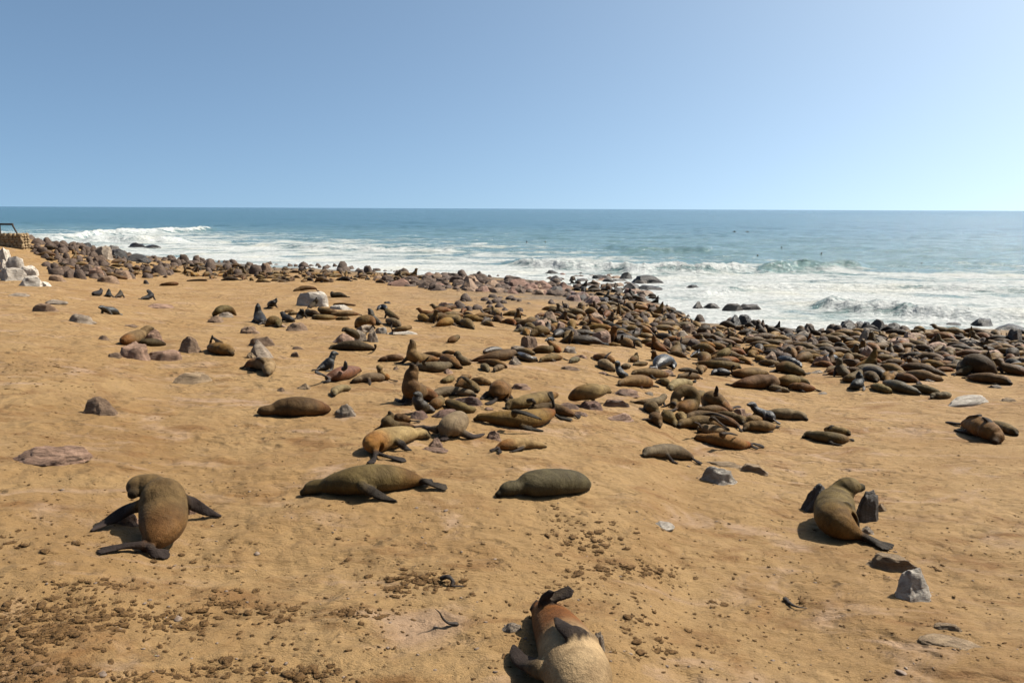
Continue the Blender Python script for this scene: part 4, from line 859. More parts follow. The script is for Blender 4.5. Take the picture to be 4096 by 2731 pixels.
def Kr(v, xl, xr, yt, yb, c, kind, label, wet=.15, depth=.85, group=None, dz=0.0):
    P = hit(*vpx(v, (xl + xr) / 2, yb), dz); awash = P[2] < 0
    if awash: P = at_z(*vpx(v, (xl + xr) / 2, yb), 0.0)
    m = mpp(v, P); w = (xr - xl) * m; dpt = w * depth
    a = math.asin((ZC - P[2]) / slant(P)); ext = (yb - yt) * m
    h = max((ext - dpt * math.sin(a) * .55) / math.cos(a), .35 * ext)
    if kind == 'slab': h = min(h, .24 * w)
    u = nrm(np.array([P[0], P[1], 0])); P = P + u * dpt * .42; P[2] = -.04 if awash else gz(P[0], P[1]) + dz - .02 * h
    sd = slant(P)
    return put_rock(P, w, dpt, h, c, wet, kind, label, group, 5 if sd < 12 else (4 if sd < 30 else 3))
for a in [
    # foreground
    ('HR', 245, 600, 215, 480, 'dark', 'round', 'dark grey rock slab behind the seal that sits up on the right', .35, .6),
    ('HR', 730, 1010, 285, 575, 'dark', 'round', 'dark wet-looking rock right of the sitting seal', .55, .6),
    ('HL', 610, 1060, 560, 860, 'pink', 'slab', 'flat pinkish rock under the left foreflipper of the big olive seal', .1, .6),
    ('HL', 1540, 1660, 600, 740, 'pink', 'round', 'pink stone under the right foreflipper of the big olive seal', .1, .8),
    ('HR', 975, 1080, 398, 475, 'buff', 'round', 'small tan stone touching the dark rock', .1, .8),
    ('HR', 820, 945, 620, 692, 'grey', 'ridge', 'small cracked grey stone by the sitting seal’s flipper', .2, .8),
    ('HR', 1150, 1515, 1062, 1330, 'white', 'round', 'jagged grey rock half sunk in sand at lower right', .3, .7),
    ('HR', 870, 1330, 825, 1045, 'buff', 'slab', 'long sand-covered slab with a broken shaded edge', .05, .55),
    ('BR', 1610, 1800, 598, 690, 'buff', 'slab', 'sand-dusted stone with an overhanging shaded lip', .05, .6),
    ('BR', 1520, 1920, 760, 835, 'buff', 'slab', 'thin flat slab emerging from sand near the lower right corner', .05, .5),
    ('HB', 200, 470, 700, 850, 'grey', 'round', 'small shiny pale stone left of the belly-up seal', .5, .8),
    ('HB', 1370, 1580, 830, 1110, 'grey', 'round', 'grey rock against the belly-up seal’s right flank', .3, .8),
    ('B', 1190, 1525, 1100, 1262, 'white', 'peak', 'pale pyramid-shaped rock alone on the sand', .25, .6),
    ('BM', 2200, 2352, 50, 112, 'white', 'slab', 'flat pale stone above the hair clumps', .1, .8),
    ('L', 130, 700, 838, 975, 'pink', 'slab', 'long flat pinkish grey slab on the left sand', .1, .5),
    ('L', 740, 980, 402, 555, 'brown', 'peak', 'dark brown upright rock alone on the left', .15, .8),
    ('L', 1495, 1805, 192, 292, 'buff', 'round', 'oval tan boulder with a dark dent', .15, .6),
    ('L', 1025, 1290, -60, 78, 'pink', 'block', 'large sunlit tan boulder, left of a pair', .1, .7),
    ('L', 1285, 1545, -8, 92, 'pink', 'block', 'faceted brown boulder, right of the pair', .15, .6),
    ('G', 1270, 1460, 1270, 1400, 'pink', 'peak', 'pink rock wedge behind the sitting tan seal', .1, .5),
    ('G', 1600, 1790, 1342, 1485, 'brown', 'peak', 'pointed brown boulder beside the belly-up tan seal', .2, .7),
    ('G', 310, 505, 1040, 1112, 'brown', 'round', 'rounded brown rock on the far left sand', .1, .6),
    ('G', 630, 830, 1138, 1215, 'grey', 'peak', 'grey triangular rock below the walking black pup', .15, .7),
    ('G', 400, 580, 1010, 1048, 'grey', 'slab', 'flat greyish rock behind the rounded brown one', .1, .7),
    ('G', 1295, 1545, 1038, 1082, 'pink', 'slab', 'low pinkish outcrop below the pup looking left', .1, .6),
    ('G', 90, 240, 948, 975, 'grey', 'slab', 'low grey stone nearest the white rock pile', .1, .7),
    ('G', 1955, 2090, 1115, 1165, 'grey', 'round', 'grey rock under the hunched olive seal', .2, .7),
    ('G', 1850, 2015, 1148, 1210, 'brown', 'round', 'rounded brown boulder in front of the hunched olive seal', .15, .7),
    ('G', 2160, 2294, 1240, 1308, 'brown', 'round', 'brown boulder right of the hunched olive seal', .15, .7),
    ('G', 1110, 1230, 1225, 1250, 'brown', 'slab', 'low dark stone above the tan sitting seal', .1, .7),
    ('G', 880, 965, 1326, 1365, 'brown', 'peak', 'small brown stone left of the tan sitting seal', .1, .7),
    ('G', 955, 1090, 1480, 1522, 'brown', 'slab', 'flat brown stone left of the boulder pair', .1, .7),
    ('C', 205, 445, 875, 975, 'brown', 'block', 'dark blocky boulder behind a pale split one', .2, .6),
    ('C', 205, 430, 915, 1080, 'grey', 'peak', 'pale split boulder above the facing pale seal', .3, .5),
    ('C', 190, 275, 1028, 1082, 'buff', 'round', 'small tan stone at the foot of the split boulder', .1, .8),
    ('C', 145, 310, 795, 862, 'brown', 'round', 'brown boulder left of the curled olive seal', .2, .7),
    ('C', 545, 745, 755, 838, 'brown', 'round', 'brown boulder in front of the black pup with lifted head', .2, .7),
    ('C', 380, 560, 770, 805, 'brown', 'slab', 'low rock under the curled olive seal', .2, .6),
    ('C', 645, 950, 478, 615, 'white', 'block', 'big white boulder amid resting seals', .15, .6),
    ('C', 940, 1140, 595, 645, 'white', 'slab', 'flat pale rock right of the white boulder', .2, .7),
    ('C', 960, 1180, 852, 948, 'pink', 'round', 'reddish boulder behind the long dark brown seal', .25, .7),
    ('C', 1150, 1275, 825, 930, 'grey', 'block', 'grey boulder the brown seal is climbing', .25, .7),
    ('C', 1265, 1375, 838, 940, 'grey', 'block', 'grey blocky boulder right of the climbed one', .25, .7),
    ('C', 1165, 1340, 775, 850, 'grey', 'block', 'tall grey rock under the draped olive seal', .25, .7),
    ('C', 1330, 1450, 795, 862, 'white', 'block', 'pale rock right of the draped olive seal', .25, .7),
    ('C', 1450, 1740, 820, 866, 'white', 'slab', 'low pale slab under a seal with lifted tail', .2, .6),
    ('C', 590, 715, 965, 1002, 'brown', 'peak', 'jagged brown stone left of the long dark brown seal', .1, .7),
    ('C', 580, 680, 1020, 1072, 'brown', 'peak', 'spiky brown stone on the sand below the jagged one', .1, .7),
    ('C', 640, 785, 1300, 1362, 'buff', 'peak', 'tan wedge of rock above the big dark olive seal', .1, .7),
    ('C', 980, 1180, 1480, 1590, 'grey', 'round', 'striped grey boulder touching the big dark olive seal', .25, .7),
    ('C', 465, 535, 1345, 1382, 'brown', 'peak', 'little brown stone left of the tan wedge', .1, .8),
    ('C', 1500, 1560, 1152, 1186, 'brown', 'peak', 'small dark stone below the staring pup’s neighbours', .1, .8),
    ('C', 1420, 1485, 568, 592, 'dark', 'block', 'small dark block alone on far sand', .2, .8),
    ('D', 625, 785, 875, 990, 'brown', 'block', 'big reddish brown cube-like boulder on open sand', .2, .7),
    ('D', 605, 770, 812, 868, 'grey', 'slab', 'flat grey rock behind the brown cube-like boulder', .2, .7),
    ('D', 975, 1165, 1142, 1188, 'brown', 'slab', 'pair-like low brown stone on bare sand', .1, .6),
    ('D', 530, 700, 958, 1005, 'grey', 'slab', 'pinkish flat rock left of the cube-like boulder’s foot', .2, .7),
    ('D', 1000, 1145, 970, 1035, 'grey', 'block', 'grey boulder right of the orange brown seal', .3, .7),
    ('D', 1100, 1240, 1020, 1078, 'pink', 'slab', 'pink flat stone right of the grey boulder', .1, .7),
    ('D', 1320, 1420, 1190, 1225, 'pink', 'slab', 'flat pink stone before the bolt upright pup', .1, .7),
    ('D', 545, 725, 1305, 1365, 'pink', 'peak', 'pink stone behind the splayed hind flippers', .15, .7),
    ('D', 1465, 1700, 1352, 1420, 'pink', 'slab', 'long pink stone right of the climbing tan seal', .15, .5),
    # pink outcrop in the middle
    ('A', 1640, 1770, 165, 245, 'grey', 'round', 'grey pink boulder under the long olive seal’s chin', .25, .8),
    ('A', 1050, 1155, 275, 328, 'pink', 'peak', 'pink stone in front of the smooth grey seal', .15, .8),
    ('A', 605, 665, 258, 290, 'brown', 'peak', 'tiny pointed brown stone left of the smooth grey seal', .1, .8),
    ('A', 80, 290, 585, 715, 'grey', 'round', 'ridged boulder beside the big dark olive seal’s tail', .2, .7),
    ('A', 755, 935, 648, 735, 'red', 'round', 'dark pink rock in front of the wet grey black pup', .35, .7),
    ('A', 940, 1220, 635, 725, 'red', 'ridge', 'reddish ridge of rock behind the grey tan seal', .35, .5),
    ('A', 1140, 1440, 520, 605, 'red', 'slab', 'flat reddish rock under the draped grey seal', .35, .5),
    ('A', 915, 1060, 882, 980, 'pink', 'round', 'small pink rock at the pale tan seal’s muzzle', .4, .8),
    ('A', 850, 1100, 970, 1028, 'pink', 'slab', 'low crumbled pink rock before the muzzle stone', .3, .5),
    ('A', 1425, 1590, 825, 915, 'pink', 'peak', 'pointed pink rock beyond the grey tan seal’s flipper', .15, .6),
    ('A', 1670, 1845, 405, 468, 'pink', 'peak', 'pinkish stone right of the seal with splayed hind flippers', .15, .7),
    ('A', 1420, 1510, 618, 650, 'pink', 'slab', 'low pink stone before the big tan side-lying seal', .2, .7),
    ('A', 2100, 2215, 250, 288, 'brown', 'block', 'dark brown stone alone right of the twin pups', .1, .7),
    ('B', -160, 40, 420, 560, 'pink', 'slab', 'large pink slab under the climbing tan seal', .3, .6),
    ('B', 20, 260, 470, 560, 'red', 'ridge', 'broken reddish rock under the climbing seal’s flipper', .3, .5),
    ('B', 210, 520, 412, 540, 'pink', 'slab', 'big tilted pink slab right of the climbing tan seal', .3, .5),
    ('B', 280, 560, 535, 668, 'pink', 'slab', 'lower tilted pink slab below the big one', .3, .5),
    ('B', 350, 560, 362, 430, 'pink', 'ridge', 'upper pink slab behind the big tilted one', .3, .5),
    ('B', -20, 120, 545, 615, 'pink', 'slab', 'pink rock behind the nose-left olive pup by the slabs', .3, .6),
    ('B', 640, 740, 388, 422, 'grey', 'slab', 'small flat grey stone between two seal groups', .2, .7),
    ('B', 870, 1230, 450, 560, 'grey', 'block', 'grey rock beneath the arched seal', .3, .6),
    ('B', 1490, 1610, 545, 620, 'pink', 'block', 'pinkish block behind the seal with hanging head', .2, .7),
    ('B', 1560, 1690, 545, 632, 'pink', 'slab', 'pink flat rock left of the rearing black pup', .2, .7),
    ('B', 610, 640, 330, 362, 'red', 'round', 'tiny red stone under the smooth tan seal’s belly', .2, .9),
    ('B', 1260, 1560, 1040, 1100, 'buff', 'slab', 'sand-coloured flat outcrop near the pyramid rock', .05, .6),
    ('B', 1520, 1800, 1040, 1150, 'buff', 'slab', 'barely emerging pale slab right of the pyramid rock', .05, .6),
    ('B', 800, 930, 165, 215, 'pink', 'slab', 'pink rock below the shiny black ball', .2, .7),
    ('B', 2215, 2340, 178, 220, 'grey', 'round', 'smooth grey stone right of the big rounded brown seal', .3, .7),
    ('R', 1585, 2040, 238, 330, 'white', 'slab', 'long flat white rock on sand at the right', .35, .35),
    ('R', 2020, 2130, 130, 172, 'grey', 'slab', 'small grey stone below the foremost dark brown seal', .2, .6),
    ('R', 1065, 1165, 45, 82, 'grey', 'slab', 'grey stone left of the striped hind flippers', .2, .7),
    ('R', 1410, 1510, 75, 110, 'grey', 'slab', 'shiny grey stone below the golden seal', .6, .7),
    ('R', 405, 500, 208, 228, 'grey', 'slab', 'thin shiny stone right of the rusty pup', .5, .6),
    ('R', 2150, 2265, 258, 300, 'buff', 'slab', 'low brown stone near the right edge of the sand', .1, .7),
    # large ones in the crowd
    ('F', 95, 305, 825, 1020, 'grey', 'peak', 'tall grey shark-fin rock in the right-hand crowd', .3, .7),
    ('F', 250, 485, 935, 1045, 'grey', 'round', 'rounded grey rock right of the shark-fin rock', .3, .7),
    ('F', 490, 750, 945, 1045, 'pink', 'round', 'pink boulder with a seal’s head resting on it', .3, .7),
    ('F', 725, 975, 885, 985, 'brown', 'block', 'brown boulder behind seals near the surf', .3, .7),
    ('F', 975, 1250, 1000, 1110, 'pink', 'block', 'pink boulder in the middle of the right-hand crowd', .3, .7),
    ('F', 1400, 1640, 960, 1050, 'grey', 'block', 'pale grey boulder left of the tall sitting seal', .3, .7),
    ('F', 1330, 1520, 1115, 1180, 'grey', 'round', 'grey rock left of the massive bull', .3, .7),
    ('F', 1530, 1840, 700, 800, 'black', 'round', 'large black wet rock at the surf’s edge', .8, .7),
    ('F', 1210, 1410, 745, 790, 'black', 'slab', 'flat black wet rock left of the large one in the surf', .8, .7),
    ('F', 1850, 2195, 780, 850, 'black', 'ridge', 'black wet ledge at the right edge of the surf', .8, .7),
    ('E', 300, 455, 810, 915, 'brown', 'round', 'brown boulder among the crowd by the reef', .3, .7),
    ('E', 890, 1005, 895, 985, 'pink', 'block', 'pale pink tilted block in the crowd', .3, .7),
    ('E', 1195, 1340, 905, 960, 'grey', 'block', 'grey block right of a seal with raised head', .3, .7),
    ('E', 1350, 1545, 910, 1000, 'brown', 'round', 'brown boulder at the gap of bare sand in the crowd', .3, .7),
    ('E', 1500, 1700, 860, 945, 'grey', 'peak', 'grey angular rock behind the gap of sand', .3, .7),
    # rocks out in the surf
    ('D', 1505, 1640, 305, 370, 'black', 'peak', 'dark wedge-shaped rock at the reef’s seaward end', .7, .8),
    ('D', 1620, 1910, 330, 410, 'black', 'ridge', 'wet black ledge behind the wedge-shaped rock', .8, .6),
    ('D', 1270, 1425, 328, 370, 'black', 'round', 'wet black rock on the reef flat', .8, .7),
    ('D', 830, 990, 288, 325, 'black', 'ridge', 'low black rock awash beyond the reef', .8, .6),
    ('D', 1150, 1195, 306, 322, 'black', 'round', 'tiny black rock awash', .8, .8),
    ('D', 1670, 1785, 296, 318, 'black', 'ridge', 'thin black rock in white surf', .8, .7),
    ('D', 2115, 2235, 418, 452, 'black', 'ridge', 'small black ledge alone in foam', .8, .7),
    ('D', 1650, 1910, 420, 470, 'black', 'ridge', 'long wet ledge running into foam', .8, .6),
    ('E', 195, 360, 480, 580, 'dark', 'round', 'shiny wet rock at the left of the seal islet', .8, .7),
    ('E', 350, 580, 500, 580, 'dark', 'ridge', 'wet ledge in the middle of the seal islet', .8, .6),
    ('E', 580, 860, 500, 612, 'dark', 'ridge', 'wet front rock of the seal islet', .8, .6),
    ('E', 780, 1135, 515, 600, 'dark', 'slab', 'low shiny end of the seal islet', .9, .5),
    ('G', 810, 920, 385, 418, 'black', 'round', 'black rock under the breaking wave', .7, .8),
    ('G', 1150, 1320, 495, 535, 'black', 'peak', 'black rock in the foam on the left', .8, .7),
    ('G', 1300, 1440, 512, 542, 'black', 'slab', 'low black rock right of the one in the left foam', .8, .7),
    ('G', 970, 1125, 565, 640, 'black', 'ridge', 'black headland rock at the left waterline', .6, .7),
    ('G', 1095, 1330, 600, 665, 'black', 'round', 'black humped rock cut off by foam', .6, .7),
    ('G', 860, 1000, 535, 640, 'grey', 'round', 'pale humped boulder beside the black headland rock', .3, .8),
    ('G', 460, 575, 786, 840, 'brown', 'block', 'dark brown block right of the white rock pile', .1, .7),
    ('G', 890, 1050, 790, 855, 'brown', 'block', 'brown boulder below the rocky left shore', .1, .7),
    ('G', 1290, 1335, 828, 865, 'dark', 'round', 'small dark stone alone on the far left sand', .1, .9),
    # white rock pile
    ('W', 0, 250, 580, 880, 'white', 'block', 'highest white boulder of the pile at the left edge', .05, .8),
    ('W', 60, 560, 1040, 1310, 'white', 'block', 'big white boulder with a shaded face, front of the pile', .05, .7),
    ('W', 130, 545, 780, 1080, 'white', 'block', 'pointed white boulder on top of the pile', .05, .8),
    ('W', 500, 860, 990, 1190, 'white', 'block', 'white boulder at the right shoulder of the pile', .05, .7),
    ('W', 440, 960, 1230, 1440, 'white', 'ridge', 'low white rock sloping out of the pile’s foot', .05, .6),
    ('W', 760, 1180, 1190, 1440, 'white', 'slab', 'white slab at the right end of the pile', .05, .6),
    ('W', 0, 180, 1060, 1260, 'white', 'round', 'white boulder cut by the left edge', .05, .8),
    ('W', 0, 200, 850, 1060, 'white', 'round', 'greyish boulder behind the left edge one', .05, .8)]:
    v, xl, xr, yt, yb, c, kind, lab = a[:8]; Kr(v, xl, xr, yt, yb, c, kind, lab, a[8], a[9])

N_ROCK = ROCK_N[0]
# ------------------------------------------------------------------ far crowd: prototypes
flat = lambda x, y: 0.0
PROTO = {}
def proto(key, body, head, nose, R, fore=None, hind=None, belly=None, vox=.026):
    o = build('seal_' + key, body, head, nose, R, fore, hind, 'olive', flat, vox, 0, True, belly); PROTO[key] = o
proto('prone', [(-.60, 0, .09, .08), (-.42, 0, .17, .17), (-.12, 0, .20, .23), (.18, 0, .19, .21), (.40, 0, .15, .15)], (.56, 0, .10), (.76, 0, .06), .10)
proto('bent', [(-.48, .22, .09, .08), (-.34, .10, .17, .17), (-.08, 0, .20, .23), (.20, .04, .19, .21), (.38, .16, .15, .15)], (.47, .30, .10), (.50, .48, .06), .10)
proto('side', [(-.62, 0, .09, .08), (-.42, 0, .18, .17), (-.12, 0, .21, .24), (.18, .02, .20, .22), (.40, .05, .15, .15)], (.56, .08, .11), (.74, .10, .07), .10,
      [[(.10, .08, .36), (-.10, .10, .42), (-.32, .08, .36)], [(.12, -.2, .1), (.0, -.38, .03), (-.16, -.48, .015)]], belly=2.2)
proto('back', [(-.60, 0, .10, .08), (-.40, 0, .18, .17), (-.10, 0, .20, .24), (.20, 0, .20, .22), (.40, 0, .15, .15)], (.56, 0, .12), (.74, 0, .10), .10,
      [[(.15, .15, .3), (.05, .22, .48), (-.08, .25, .62)], [(.12, -.2, .15), (.0, -.36, .1), (-.18, -.44, .05)]], [[(-.62, .03, .1), (-.72, .05, .25), (-.70, .08, .45)], [(-.62, -.03, .1), (-.8, -.1, .05)]], belly=1.57)
proto('raised', [(-.55, 0, .09, .08), (-.38, 0, .17, .17), (-.10, 0, .21, .23), (.16, 0, .27, .21), (.33, 0, .40, .15)], (.42, 0, .52), (.60, .02, .52), .10)
proto('upright', [(-.36, 0, .10, .10), (-.20, 0, .17, .18), (-.02, 0, .26, .22), (.12, 0, .46, .185), (.17, 0, .64, .14)], (.19, 0, .76), (.36, .03, .79), .10)
proto('gazing', [(-.40, 0, .10, .10), (-.22, 0, .17, .18), (-.02, 0, .26, .22), (.12, 0, .48, .18), (.16, 0, .66, .135)], (.18, 0, .78), (.20, 0, .98), .095)
proto('humped', [(-.40, 0, .09, .08), (-.28, 0, .20, .19), (-.02, 0, .30, .25), (.22, 0, .24, .21)], (.40, .05, .13), (.52, .08, .06), .11)
proto('pup', [(-.40, 0, .08, .07), (-.25, 0, .14, .14), (.0, .02, .16, .18)], (.22, .06, .11), (.38, .09, .07), .095)
for key in list(PROTO):     # coarse twins for the uncountable rest
    pass
flush_seals()
PMESH = {k: o.data for k, o in PROTO.items()}
POFF = {k: np.array(o.location) for k, o in PROTO.items()}
for k, o in PROTO.items(): bpy.data.objects.remove(o)

def in_poly(x, y, poly):
    c = False; j = len(poly) - 1
    for i in range(len(poly)):
        if (poly[i][1] > y) != (poly[j][1] > y) and x < (poly[j][0] - poly[i][0]) * (y - poly[i][1]) / (poly[j][1] - poly[i][1]) + poly[i][0]: c = not c
        j = i
    return c
POSE_W = {'prone': 'lying prone', 'bent': 'lying curled', 'side': 'lying sideways', 'back': 'lying belly-up', 'raised': 'lying head up',
          'upright': 'sitting upright', 'gazing': 'sitting muzzle up', 'humped': 'humped up', 'pup': 'dozing, pup sized'}
TONE = {'olive': ((1.12, 1.03, .90), .05), 'brown': ((.75, .60, .48), .08), 'golden': ((1.7, 1.45, 1.0), .0), 'dark': ((.34, .31, .30), .30), 'rusty': ((1.35, .85, .50), .05), 'wet black': ((.10, .10, .115), .75), 'grey': ((.95, 1.0, 1.15), .1)}
OCC = {}
def free(x, y, r):
    k = (int(math.floor(x)), int(math.floor(y)))
    for i in (-1, 0, 1):
        for j in (-1, 0, 1):
            for (a, b, q) in OCC.get((k[0] + i, k[1] + j), ()):
                if (a - x) ** 2 + (b - y) ** 2 < (r + q) ** 2: return False
    return True
def occupy(x, y, r): OCC.setdefault((int(math.floor(x)), int(math.floor(y))), []).append((x, y, r))
for x_, y_, r_ in SEAL_XY: occupy(x_, y_, r_ * .9)
CROWD = []
def draw(poly, n):               # points spread evenly in metres over the patch of ground seen inside a pixel outline
    pl = np.array(poly, float); W_ = np.array([hit(a * K, b * K) for a, b in poly]); t_ = np.arctan2(W_[:, 0], W_[:, 1]); r_ = np.hypot(W_[:, 0], W_[:, 1])
    t = rng.uniform(t_.min() - .03, t_.max() + .03, n * 3); r = np.sqrt(rng.uniform((r_.min() * .85) ** 2, (r_.max() * 1.15) ** 2, n * 3))
    x_ = r * np.sin(t); y_ = r * np.cos(t); z_ = ground(x_, y_); u, w = to_px(x_, y_, z_); c = np.zeros(len(u), bool); j = len(pl) - 1
    for i in range(len(pl)):
        f = ((pl[i, 1] > w) != (pl[j, 1] > w)) & (u < (pl[j, 0] - pl[i, 0]) * (w - pl[i, 1]) / (pl[j, 1] - pl[i, 1] + 1e-9) + pl[i, 0]); c ^= f; j = i
    return np.stack([x_, y_, z_], 1)[c]
def fill(poly, n, rad_, poses, tones, where, tries=6000, sc=(.52, 1.05), onrock=0.0):
    got = 0
    for P in draw(poly, tries):
        if got >= n: break
        if P[2] < .05 and onrock == 0: continue
        if not free(P[0], P[1], rad_): continue
        occupy(P[0], P[1], rad_); got += 1
        pose = random.choices(list(poses), list(poses.values()))[0]; tone = random.choices(list(tones), list(tones.values()))[0]
        CROWD.append((slant(P), P, pose, tone, random.uniform(*sc), random.uniform(0, 2 * math.pi), where, random.uniform(0, onrock)))
    return got
LIE = {'prone': 30, 'bent': 20, 'side': 16, 'back': 7, 'raised': 7, 'humped': 6, 'upright': 5, 'gazing': 3, 'pup': 10}
SIT = {'prone': 22, 'bent': 18, 'raised': 18, 'upright': 18, 'gazing': 4, 'humped': 18}
DRY = {'rusty': 10, 'olive': 40, 'brown': 18, 'golden': 28, 'dark': 12, 'wet black': 4, 'grey': 8}
WET = {'dark': 45, 'wet black': 45, 'brown': 10}
R1 = [(1185, 762), (1260, 712), (1400, 700), (1520, 705), (1640, 748), (1790, 770), (1880, 835), (1730, 838), (1600, 832), (1490, 800), (1400, 795), (1290, 790)]
R2 = [(1780, 770), (1990, 752), (2200, 765), (2352, 765), (2352, 862), (2210, 845), (2080, 870), (1960, 880), (1880, 840)]
R3 = [(1190, 745), (1190, 720), (1030, 710), (960, 735), (1010, 752), (1130, 755)]
LS = [(395, 608), (560, 614), (760, 622), (900, 628), (1010, 640), (900, 652), (760, 648), (620, 650), (470, 640), (395, 628)]
RF = [(1290, 650), (1420, 662), (1510, 690), (1500, 712), (1400, 700), (1330, 680)]
FL = [(70, 566), (180, 575), (300, 600), (390, 612), (380, 640), (250, 632), (120, 618), (90, 590)]
SH = [(1600, 735), (1700, 738), (1830, 757), (1990, 750), (2110, 757), (2040, 765), (1830, 772), (1680, 756)]
cnt = [fill(SH, 40, .42, SIT, WET, 'at the wet surf edge'),
       fill(R1, 230, .33, LIE, DRY, 'in the crowd below the reef'),
       fill(R2, 230, .33, LIE, DRY, 'in the right-edge crowd'),
       fill(R3, 26, .48, LIE, DRY, 'left of the reef crowd'),
       fill(LS, 170, .45, LIE, {'olive': 40, 'brown': 30, 'dark': 30, 'golden': 6}, 'in the far left crowd'),
       fill(RF, 30, .5, SIT, WET, 'on the wet reef rocks', onrock=.35, tries=9000),
       fill(FL, 42, .8, LIE, {'olive': 40, 'brown': 30, 'dark': 30}, 'among far left rocks')]
CROWD.sort(key=lambda c: c[0])
n_traced = 150
rest = []
def seal_matrix(P, s, yaw): return Matrix.Translation(Vector(P)) @ Matrix.Rotation(yaw, 4, 'Z') @ Matrix.Diagonal((s * 1.14, s * random.uniform(.78, 1.0), s * random.uniform(.80, 1.0), 1))
def facing(yaw, P):
    a = math.degrees((yaw - math.atan2(P[1], P[0]) + math.pi) % (2 * math.pi) - math.pi)     # 0 = away from the viewer
    return 'nose away' if abs(a) < 45 else ('nose left' if 45 <= a < 135 else ('nose right' if -135 < a <= -45 else 'nose forward'))
NAMED = []
for q, (sd, P, pose, tone, s, yaw, where, up) in enumerate(CROWD):
    e = .35 * s; gx = [gz(P[0] + e * math.cos(yaw), P[1] + e * math.sin(yaw)), gz(P[0] - e * math.cos(yaw), P[1] - e * math.sin(yaw))]
    P = (P[0], P[1], max(gz(P[0], P[1]), min(gx)) - .015 + up)
    s = s * (1.12 if tone == 'brown' and pose in ('humped', 'prone') else 1.0)
    if q < 300 - n_traced:
        o = link('seal', PMESH[pose]); o.matrix_world = seal_matrix(P, s, yaw); c, wet = TONE[tone]; j = random.uniform(.75, 1.2)
        o.color = (c[0] * j, c[1] * j, c[2] * j, wet); tag(o, '%s seal %s, %s, %s' % (tone, POSE_W[pose], facing(yaw, P), where), 'seal', 'seals ' + where); NAMED.append((o, to_px(np.array(P[0]), np.array(P[1]), np.array(P[2]))[0]))
    else: rest.append((P, pose, tone, s, yaw))
# the far rest of the crowd reads as one mass
Vs, Fs, Cs, nb = [], [], [], 0; LOW = {}
for k, me in PMESH.items():
    t = bpy.data.objects.new('t', me); col.objects.link(t); dm = t.modifiers.new('d', 'DECIMATE'); dm.ratio = .16; LOW[k] = t
bpy.context.view_layer.update(); dg = bpy.context.evaluated_depsgraph_get(); LD = {}
for k, t in LOW.items():
    me = t.evaluated_get(dg).to_mesh(); me.calc_loop_triangles()
    v = np.array([x.co[:] for x in me.vertices]); f = np.array([x.vertices[:] for x in me.loop_triangles]); ca = me.color_attributes['Col']
    c = np.array([x.color[:3] for x in ca.data]); LD[k] = (v, f, c)
for t in LOW.values(): bpy.data.objects.remove(t)
for P, pose, tone, s, yaw in rest:
    v, f, c = LD[pose]; cy, sy = math.cos(yaw), math.sin(yaw); j = random.uniform(.75, 1.2)
    v = v * np.array([1.14, random.uniform(.78, 1.0), random.uniform(.8, 1.0)])
    w = np.stack([(v[:, 0] * cy - v[:, 1] * sy) * s, (v[:, 0] * sy + v[:, 1] * cy) * s, v[:, 2] * s], 1) + np.array(P)
    Vs.append(w); Fs.append(f + nb); Cs.append(c * np.array(TONE[tone][0]) * j); nb += len(v)
if rest:
    me = mesh_np('seal_crowd', np.concatenate(Vs), np.concatenate(Fs)); cattr(me, 'Col', np.concatenate(Cs)); smooth(me)
    o = link('seal_crowd', me, M_SEAL); o.color = (1, 1, 1, .15)
    tag(o, 'far mass of seals packed along the waterline beyond the nearer ones', 'seals', kind='stuff')
if DEBUG: print(cnt, len(CROWD), len(rest), sum(len(m.polygons) for m in bpy.data.meshes), file=open('/workdir/dbg.txt', 'a'))

# ------------------------------------------------------------------ scattered rocks of the shore, told apart only by where they lie
def scatter(poly, n, wr, hr, cols, kinds, where, wet=(.1, .3), gap=.6, name='rock', tries=5000, lift=0.0, sea=False):
    got = 0
    for P in draw(poly, tries):
        if got >= n: break
        if P[2] < -.12 and 'far' in where: continue
        sz = random.uniform(*wr) * (1.5 if random.random() < .15 else 1)
        if not free(P[0], P[1], sz * gap * .5): continue
        occupy(P[0], P[1], sz * gap * .4); got += 1; kd = random.choice(kinds); c = random.choice(cols)
        P[2] = (max(gz(P[0], P[1]), -.25) if not sea else -.1) - .02
        LOOSE.append((slant(P) / sz, P, sz, sz * random.uniform(.6, 1.0), sz * random.uniform(*hr), c, random.uniform(*wet), kd, where, random.uniform(0, 6.28)))
LOOSE = []
RIDGE = [(860, 640), (1000, 632), (1150, 645), (1300, 655), (1290, 680), (1150, 672), (1020, 668), (900, 655)]
REEF = [(1250, 640), (1400, 650), (1500, 668), (1530, 700), (1480, 712), (1330, 695), (1250, 672)]
LOWR = [(1120, 675), (1260, 690), (1330, 705), (1230, 725), (1000, 715), (960, 725), (1000, 700)]
FARL = [(60, 562), (200, 574), (330, 602), (400, 615), (390, 638), (250, 640), (130, 640), (100, 605)]
STRIP = [(320, 590), (480, 596), (600, 602), (760, 610), (900, 616), (1150, 628), (1150, 640), (900, 630), (600, 619), (320, 610)]
COVE = [(60, 552), (180, 566), (290, 588), (340, 606), (300, 606), (180, 582), (70, 563)]
scatter(RIDGE, 230, (.45, 1.8), (.18, .38), ['umber', 'red', 'brown', 'umber'], ['slab', 'ridge', 'peak', 'block'], 'in the pink rock bank', gap=.55)
scatter(REEF, 130, (.5, 1.6), (.2, .42), ['dark', 'brown', 'dark', 'red'], ['block', 'ridge', 'round', 'slab'], 'on the wet reef flat', (.5, .85), .5)
scatter(LOWR, 30, (.3, .9), (.3, .6), ['pink', 'brown', 'grey'], ['block', 'slab', 'round'], 'by the sand gap', (.1, .4), .8)
